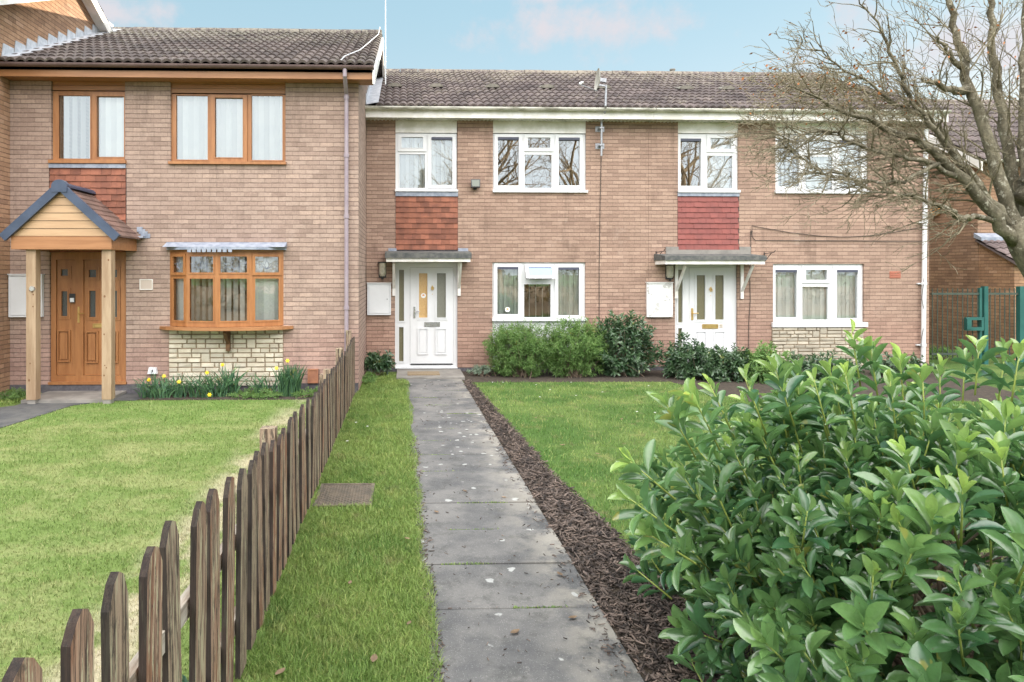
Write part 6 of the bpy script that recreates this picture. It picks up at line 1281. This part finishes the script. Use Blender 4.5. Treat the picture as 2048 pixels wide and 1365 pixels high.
# daffodil clumps
def daffodil_clump(px, label, n, sp_, hgt, seed, flop, flowers):
    r_ = np.random.RandomState(seed); cx, cy = wx(px, 10.85), 10.85; root = thing('daffodil_clump', label, 'daffodils', (cx, cy, 0)); b = MB()
    V = []; idx = []; R_ = []
    for k in range(n):
        az = r_.uniform(0, 2 * PI); r0 = r_.rand() ** 0.5 * sp_; x, y = cx + r0 * math.cos(az), cy + r0 * math.sin(az) * 0.5; h = hgt * r_.uniform(0.7, 1.2); la = r_.uniform(0, 2 * PI); fl_ = flop * r_.uniform(0.2, 1.3); wv = 0.010; an = r_.uniform(0, PI)
        i0 = len(V); q = 6
        for i in range(q + 1):
            t = i / q; ox = math.cos(la) * fl_ * h * t ** 1.8; oy = math.sin(la) * fl_ * h * t ** 1.8 * 0.7; z = h * (t - 0.45 * fl_ * t ** 2.4); ww = wv * (1 - t ** 5 * 0.8)
            V += [(x + ox - math.cos(an) * ww, min(y + oy - math.sin(an) * ww, YL - 0.03), max(0.01, z)), (x + ox + math.cos(an) * ww, min(y + oy + math.sin(an) * ww, YL - 0.03), max(0.01, z))]
        for i in range(q): a = i0 + i * 2; idx += [a, a + 1, a + 3, a + 2]; R_.append(r_.rand())
    np_mesh('leaf_tuft', V, 4, idx, M['daff_leaf'], root, True, {'rnd': R_, 'young': np.array(R_) * 0.5})
    for (fx_, fy_, D_) in flowers:
        F_ = at(fx_, fy_, D_); fb = MB(); ax = Vector((random.uniform(-.4, .4), -1, random.uniform(-0.1, 0.3))).normalized(); u = ax.cross(Vector((0, 0, 1))).normalized(); v = u.cross(ax)
        for k in range(6):
            t = k * PI / 3; dd = u * math.cos(t) + v * math.sin(t); e = u * -math.sin(t) + v * math.cos(t); fb.face([F_, F_ + dd * 0.02 + e * 0.011 - ax * 0.002, F_ + dd * 0.038, F_ + dd * 0.02 - e * 0.011 - ax * 0.002])
        fb.tube([F_, F_ + ax * 0.03], [0.010, 0.017], 10); fo = fb.build('flower', M['petal'], root)
        b.tube([(F_.x - 0.02, F_.y + 0.02, 0), (F_.x - 0.01, F_.y + 0.03, F_.z * 0.7), tuple(F_ - ax * 0.01)], 0.004, 5)
    if flowers: b.build('stalk', M['daff_leaf'], root)
daffodil_clump(330, 'sprawling daffodil clump beside the porch with two yellow flowers', 150, 0.42, 0.40, 61, 0.9, [(298, 760, 10.6), (328, 753, 10.75)])
daffodil_clump(415, 'floppy daffodil clump under the bay with a flower lying by the lawn', 130, 0.30, 0.42, 63, 0.85, [(414, 746, 10.7), (419, 790, 10.4), (358, 764, 10.6)])
daffodil_clump(460, 'thin daffodil clump below the bay window bracket with one flower', 60, 0.14, 0.52, 65, 0.5, [(445, 730, 10.8)])
daffodil_clump(530, 'sparse daffodil leaves between the bracket and the upright clump', 55, 0.22, 0.42, 66, 0.7, [(553, 737, 10.8)])
daffodil_clump(578, 'dense upright daffodil clump topped by the tallest yellow flower', 190, 0.17, 0.50, 67, 0.35, [(575, 722, 10.8)])
wall_shrub('shrub', 'low leafy weeds in the bed between the daffodils', 'plant', (wx(515, 10.75), 10.75, 0.03), (0.45, 0.2, 0.14), 130, 9, 0.05, 0.35, M['willow'], T_SMALL, 69, (30, 80), 0.3, ls=0.08, low=-0.1)
wall_shrub('shrub', 'low weeds around the terracotta vent cover', 'plant', (wx(625, 10.8), 10.8, 0.03), (0.40, 0.2, 0.12), 110, 9, 0.05, 0.35, M['willow'], T_SMALL, 71, (30, 80), 0.3, ls=0.08, low=-0.1)
# tulips / bulbs shoots at near fence foot
wall_shrub('shrub', 'blue-green bulb leaves poking up behind the nearest pickets', 'plant', (-1.05, 2.6, 0.05), (0.14, 0.7, 0.16), 40, 6, 0.13, 0.2, M['daff_leaf'], T_MID, 73, (10, 40), 0.2, ls=0.04, low=0.0)

# mulch chips
def chips(name, poly, n, seed, size, mt, label=None, z=0.012, pile=0.03, near=3.0):
    rs = np.random.RandomState(seed); xs = [p[0] for p in poly]; ys = [p[1] for p in poly]
    P = np.c_[rs.uniform(min(xs), max(xs), n * 8), rs.uniform(min(ys), max(ys), n * 8)]; P = P[rs.rand(len(P)) < (near / np.maximum(P[:, 1], near)) ** 1.0]
    P = P[inside(P, poly)][:n]; m = len(P); L = rs.uniform(0.4, 1.3, m) * size; Wd = L * rs.uniform(0.12, 0.36, m); th = rs.uniform(0.002, 0.006, m)
    sc = (np.maximum(P[:, 1], near) / near) ** 0.25; L *= sc; Wd *= sc
    az = rs.uniform(0, 2 * PI, m); ti = rs.normal(0, 0.28, m); zz = z + rs.rand(m) * pile
    D = np.c_[np.cos(az) * np.cos(ti), np.sin(az) * np.cos(ti), np.sin(ti)]; N = nrm(np.c_[rs.normal(0, 0.3, m), rs.normal(0, 0.3, m), np.ones(m)]); N = nrm(N - D * (N * D).sum(1)[:, None]); Sd = np.cross(D, N); C = np.c_[P, zz + np.abs(np.sin(ti)) * L / 2]
    V = np.zeros((m, 8, 3)); k = 0
    for sz in (-1, 1):
        for (a, b_) in ((-1, -0.7), (1, -0.35), (0.8, 0.6), (-0.9, 0.5)):
            V[:, k] = C + D * (a * L / 2)[:, None] + Sd * (b_ * Wd / 2)[:, None] + N * (sz * th / 2)[:, None]; k += 1
    q = np.array([(0,3,2,1),(4,5,6,7),(0,1,5,4),(1,2,6,5),(2,3,7,6),(3,0,4,7)]); idx = ((np.arange(m) * 8)[:, None, None] + q[None]).ravel()
    return tag(np_mesh(name, V.reshape(-1, 3), 4, idx, mt, attrs={'rnd': np.repeat(rs.rand(m), 6)}), label, kind='stuff')
chips('bark_mulch', ccw(mp), 17000, 5, 0.055, M['chip'])
edge = ccw([(path_r(3), 3), (path_r(3) + 0.0, 9.0), (path_r(9) - 0.1, 9.0), (path_r(3) - 0.13, 3)]); chips('bark_mulch', edge, 300, 6, 0.03, M['chip'], z=0.030, pile=0.002)
edge = ccw([(path_l(3) + 0.0, 3), (path_l(3) + 0.09, 3), (path_l(7) + 0.07, 8.0), (path_l(8) - 0.03, 8.0)]); chips('bark_mulch', edge, 420, 8, 0.028, M['chip'], z=0.030, pile=0.002)
chips('bark_mulch', ccw([(1.65, 1.2), (1.8, 3.8), (2.6, 4.6), (4.4, 4.4), (4.6, 1.2)]), 2500, 9, 0.055, M['chip'])
pp = ccw([(path_l(3), 3), (path_r(3), 3), (path_r(12), 12), (path_l(12), 12)]); chips('bark_mulch', pp, 260, 12, 0.022, M['chip'], z=0.031, pile=0.001)
# fallen leaves, daisies
def curled_leaf(x, y, z, s, label, rr):
    b = MB(); az = rr.uniform(0, 2 * PI); n = 6; rows = [(0, .05), (.2, .5), (.45, .9), (.7, .75), (.9, .35), (1, .02)]; c_, s_ = math.cos(az), math.sin(az); curl = rr.uniform(0.15, 0.5)
    vs = []
    for t, w_ in rows:
        for q in (-1, 0, 1): lx, ly, lz = (t - 0.5) * s, q * w_ * s * 0.28, (abs(q) * w_ * 0.25 * curl + curl * (t - 0.5) ** 2 * 1.2) * s + 0.004; vs.append((x + lx * c_ - ly * s_, y + lx * s_ + ly * c_, z + lz))
    b.v = vs; b.f = [(i * 3 + q, i * 3 + q + 1, i * 3 + q + 4, i * 3 + q + 3) for i in range(5) for q in (0, 1)]; b.c = [rr.random()] * 10; b.m = [0] * 10
    return tag(b.build('fallen_leaf', M['deadleaf'], smooth=True), label, 'dead leaf', 'dead leaves on the grass and path')
rr = random.Random(4)
for (a, c, s, where, z) in ((748, 1335, 0.075, 'strip', .04), (560, 1362, 0.07, 'strip', .04), (815, 1090, 0.05, 'strip', .04), (700, 1180, 0.05, 'strip', .04), (818, 1262, 0.045, 'strip', .04), (1125, 898, 0.07, 'lawn', .035), (1072, 842, 0.06, 'lawn', .035), (1243, 845, 0.07, 'lawn', .035), (1195, 915, 0.06, 'lawn', .035), (1180, 800, 0.05, 'lawn', .035), (1262, 782, 0.05, 'lawn', .035),
                         (930, 990, 0.05, 'path', .03), (1008, 1003, 0.05, 'path', .03), (873, 1033, 0.06, 'path', .03), (1030, 1277, 0.07, 'path', .03), (1120, 1160, 0.06, 'path', .03), (1145, 1248, 0.06, 'path', .03)):
    x, y = gp(a, c); curled_leaf(x, y, z, s, {'strip': 'brown dead leaf lying in the narrow grass strip by the fence', 'lawn': 'brown dead leaf lying on the lawn beyond the bark strip', 'path': 'curled dark dead leaf lying on the grey concrete path'}[where], rr)
for (a, c) in ((985, 770), (1006, 770), (1072, 775), (1142, 770), (1152, 797), (1297, 777), (1310, 832), (1274, 830), (1390, 765), (1080, 800), (1205, 790), (1100, 785), (735, 860), (695, 890), (712, 852)):
    x, y = gp(a, c); z = 0.042; b = MB()
    for k in range(8):
        t = k * PI / 4; b.face([(x, y, z), (x + 0.014 * math.cos(t - .3), y + 0.014 * math.sin(t - .3), z + 0.004), (x + 0.017 * math.cos(t), y + 0.017 * math.sin(t), z + 0.005), (x + 0.014 * math.cos(t + .3), y + 0.014 * math.sin(t + .3), z + 0.004)])
    tag(b.build('daisy', M['daisy']), 'tiny white daisy in the grass', 'daisy', 'daisies in the grass')

# ================================================================== TREES
class Tree:
    def __init__(s, seed): s.tk = MB(); s.cr = MB(); s.rd = random.Random(seed); s.tips = []
    def rv(s): return Vector((s.rd.gauss(0, 1), s.rd.gauss(0, 1), s.rd.gauss(0, 1)))
    def twig(s, p, d, L, r, lvl, bias, segs=4, kids=(0, 4, 3), minr=0.0018, seglen=None):
        pts = [p]; rad = [r]; d = d.normalized(); 
        for i in range(segs):
            d = (d + s.rv() * 0.20 + bias * 0.10).normalized(); p = p + d * (L / segs); pts.append(p); rad.append(max(minr, r * (1 - 0.75 * (i + 1) / segs)))
        (s.cr if lvl < 3 else s.tk).tube(pts, rad, 3 if lvl < 2 else (4 if lvl == 2 else 6), s.rd.random(), cap=False)
        if lvl > 0:
            n = kids[lvl] if lvl < len(kids) else kids[-1]
            for k in range(n):
                i = s.rd.randint(1, segs) if k else segs; q = pts[i] - (pts[i] - pts[i-1]) * s.rd.random(); dd = ((pts[i] - pts[i-1]).normalized() * 0.9 + s.rv() * 0.55 + bias * 0.2)
                s.twig(q, dd, L * s.rd.uniform(0.35, 0.62), max(minr, rad[i] * 0.75), lvl - 1, bias, 3 if lvl < 2 else 4, kids, minr)
        else: s.tips.append((pts[-1], d))
tr = Tree(5)
cc = lambda L, D0, D1: [at(1500 + u / 2.438, v / 2.438, D0 + (D1 - D0) * i / (len(L) - 1)) for i, (u, v) in enumerate(L)]
TD = 6.6
def limb(pts, r0, r1, sub, subL, bias, kids=(0, 4, 4), start=0.15, sides=8, subr=0.010):
    n = len(pts) - 1; fine = []
    for i in range(n):
        for q in range(3): fine.append(pts[i].lerp(pts[i+1], q / 3))
    fine.append(pts[-1]); fine = [p + (tr.rv() * 0.012 if 0 < i < len(fine) - 1 else Vector()) for i, p in enumerate(fine)]
    m = len(fine) - 1; tr.tk.tube(fine, [r0 + (r1 - r0) * (i / m) ** 0.8 for i in range(m + 1)], sides, tr.rd.random())
    for k in range(sub):
        t = start + (1 - start) * (k + tr.rd.random()) / sub; i = min(m - 1, int(t * m)); p = fine[i].lerp(fine[i+1], t * m - i); d = (fine[i+1] - fine[i]).normalized(); side = tr.rv(); side = (side - d * side.dot(d)).normalized()
        tr.twig(p, d * 0.65 + side * 0.8 + bias * 0.3, subL * tr.rd.uniform(0.5, 1.15) * (1.1 - 0.5 * t), subr * (1.15 - 0.6 * t), 2, bias, 5, kids, 0.0022)
Lb = Vector((-1, 0.05, 0.12)); Ub = Vector((-0.2, 0, 0.8))
tr.tk.tube([at(2235, 940, TD), at(2210, 800, TD), at(2170, 680, TD), at(2120, 590, TD), at(2085, 535, TD), at(2056, 490, TD), at(2026, 445, TD)], [0.26, 0.215, 0.19, 0.178, 0.168, 0.155, 0.11], 18)
limb(cc([(1290, 1180), (1200, 1060), (1060, 880), (900, 750), (780, 670), (620, 600), (480, 550), (330, 490), (190, 420)], TD, 6.0), 0.068, 0.006, 40, 0.95, Lb, (0, 5, 4))
limb(cc([(1270, 1120), (1160, 980), (1050, 820), (960, 700), (870, 600), (800, 500), (760, 440)], TD, 6.4), 0.058, 0.009, 24, 0.9, Lb * 0.7 + Ub * 0.4, (0, 5, 5))
limb(cc([(1300, 1120), (1240, 960), (1190, 760), (1130, 570), (1065, 430), (1040, 300), (1010, 200), (985, 80), (960, -60)], TD, TD), 0.072, 0.024, 20, 0.9, Ub, (0, 3, 3))
limb(cc([(1330, 1100), (1290, 850), (1235, 620), (1205, 400), (1185, 220), (1170, 60), (1160, -80)], TD + .2, TD + .3), 0.062, 0.024, 16, 0.85, Ub, (0, 3, 3))
limb(cc([(1345, 1100), (1350, 800), (1330, 560), (1330, 300), (1345, 0)], TD + .1, TD + .2), 0.058, 0.022, 14, 0.8, Ub, (0, 3, 3))
limb(cc([(1240, 1100), (1100, 1055), (1030, 1065), (960, 1020), (900, 990), (800, 950), (700, 945), (600, 930), (480, 940)], TD, 5.9), 0.032, 0.005, 34, 0.6, Lb, (0, 5, 4))
limb(cc([(1000, 860), (860, 790), (740, 760), (560, 730), (420, 640), (300, 640), (190, 690), (120, 650)], 6.4, 5.8), 0.026, 0.004, 36, 0.6, Lb, (0, 5, 4))
limb(cc([(920, 800), (800, 860), (640, 900), (480, 870), (360, 850), (270, 790), (180, 740), (110, 660)], 6.3, 5.7), 0.020, 0.004, 32, 0.5, Lb, (0, 5, 4))
limb(cc([(1050, 850), (940, 640), (830, 560), (700, 500), (560, 440), (430, 420), (300, 420)], 6.8, 7.0), 0.032, 0.005, 36, 0.85, Lb * 0.8 + Ub * 0.2, (0, 5, 5))
limb(cc([(1060, 430), (980, 440), (900, 410), (840, 380)], TD, 6.4), 0.05, 0.012, 6, 0.5, Lb, (0, 3, 2))
limb(cc([(1040, 330), (990, 290), (940, 220), (905, 180)], TD, 6.4), 0.035, 0.008, 5, 0.6, Ub, (0, 3, 2))
limb(cc([(780, 470), (740, 380), (690, 260), (640, 140), (560, 40), (510, -30)], 6.4, 6.2), 0.022, 0.004, 12, 0.5, Lb * 0.5 + Ub * 0.6, (0, 3, 2))
limb(cc([(700, 500), (560, 380), (420, 310), (330, 240), (210, 190)], 6.4, 6.0), 0.014, 0.003, 14, 0.4, Lb, (0, 4, 2))
limb(cc([(1340, 980), (1420, 800), (1500, 560), (1580, 300), (1650, 0)], TD, TD), 0.11, 0.04, 14, 0.9, Vector((0.6, 0, 0.6)), (0, 3, 3))
limb(cc([(1350, 900), (1480, 800), (1640, 650), (1800, 500)], TD, TD - .5), 0.09, 0.02, 12, 0.9, Vector((0.8, 0, 0.3)), (0, 3, 3))
bt = thing('bare_tree', 'leaning bare tree whose dense twigs sweep across the end house', 'tree', tuple(at(2235, 929, TD).xy) + (0,))
tr.tk.build('trunk', M['bark'], bt, True); tr.cr.build('crown', M['twig'], bt)
b = MB(); rd = random.Random(3)
for (p, d) in rd.sample(tr.tips, min(1300, len(tr.tips))):
    if p.z < 3.5: continue
    s = rd.uniform(0.02, 0.04); dd = (d + Vector((rd.gauss(0, .5), rd.gauss(0, .5), -0.5))).normalized(); e = dd.cross(Vector((rd.random(), rd.random(), 1))).normalized() * s * 0.3
    b.face([p, p + dd * s * 0.5 + e, p + dd * s, p + dd * s * 0.5 - e], rd.random())
b.build('dead_foliage', pmat('orange leaf', (0.50, 0.20, 0.06), (0.42, 0.15, 0.05), 20, 0.7, rnd=0.4), bt)
# trees across the green behind the camera (mirrored in the windows)
def far_tree(x, y, h, seed, label):
    t = Tree(seed); rd = t.rd; p = Vector((x, y, 0)); pts = [p]; d = Vector((0, 0, 1)); n = 8
    for i in range(n): d = (d + t.rv() * 0.06).normalized(); pts.append(pts[-1] + d * h * 0.62 / n)
    t.tk.tube(pts, [h * 0.022 * (1 - 0.6 * i / n) for i in range(n + 1)], 10)
    for k in range(22):
        i = rd.randint(3, n); az = rd.uniform(0, 2 * PI); dd = Vector((math.cos(az), math.sin(az), rd.uniform(0.5, 1.6))); t.twig(pts[i], dd, h * rd.uniform(0.28, 0.5), h * 0.009, 3, Vector((0, 0, 0.5)), 5, (0, 5, 5, 5), 0.006)
    r = thing('tall_tree', label, 'tree', (x, y, 0)); t.tk.build('trunk', M['bark_far'], r, True); t.cr.build('crown', M['bark_far'], r)
far_tree(5.6, -12, 12.5, 81, 'tall bare tree across the green, mirrored in the wide upper window of the middle house')
far_tree(10.5, -13, 12, 82, 'tall bare tree across the green, mirrored in the narrow upper window of the end house')
far_tree(17.5, -14, 13, 83, 'tall bare tree across the green, mirrored in the wide upper window of the end house')
far_tree(-3.0, -17, 8.0, 84, 'shorter bare tree across the green, its top mirrored in the upper windows')
for i, (x, y, h, w_) in enumerate(((1.2, -15, 8.4, 1.6), (2.9, -16.5, 7.6, 1.4))):
    r_ = np.random.RandomState(90 + i); S = Shoots(91 + i)
    for k in range(420):
        t = r_.rand() ** 0.8; az = r_.uniform(0, 2 * PI); rad = w_ * (1 - t) * r_.uniform(0.5, 1.0) + 0.05; S.shoot(np.array([x + rad * math.cos(az), y + rad * math.sin(az), 0.8 + (h - 0.8) * t]), np.array([math.cos(az), math.sin(az), 0.6]), 7, 0.35, 0.28, 0.22, 20, 70, 0.1)
    r0 = thing('conifer', ('taller' if i == 0 else 'shorter') + ' dark conifer across the green, mirrored in the narrow upper window', 'tree', (x, y, 0)); S.build('crown', T_SMALL, M['conifer'], r0); b = MB(); b.tube([(x, y, 0), (x, y, h * 0.95)], [0.14, 0.02], 8); b.build('trunk', M['bark_far'], r0)
r_ = np.random.RandomState(99); S = Shoots(98)
for k in range(2600):
    x = r_.uniform(-22, 34); top = 3.2 + 1.6 * mnoise.noise((x * 0.35, 0, 0)) ; S.shoot(np.array([x, -13.5 + r_.normal(0, 0.8), r_.uniform(0.1, top)]), np.array([r_.normal(0, .4), 0.5, 0.7]), 8, 0.4, 0.26, 0.4, 20, 80, 0.4)
hg = S.build('woodland', T_SMALL, M['hedge_leaf'], None); tag(hg, None, kind='stuff')
print('objects', len(bpy.data.objects))
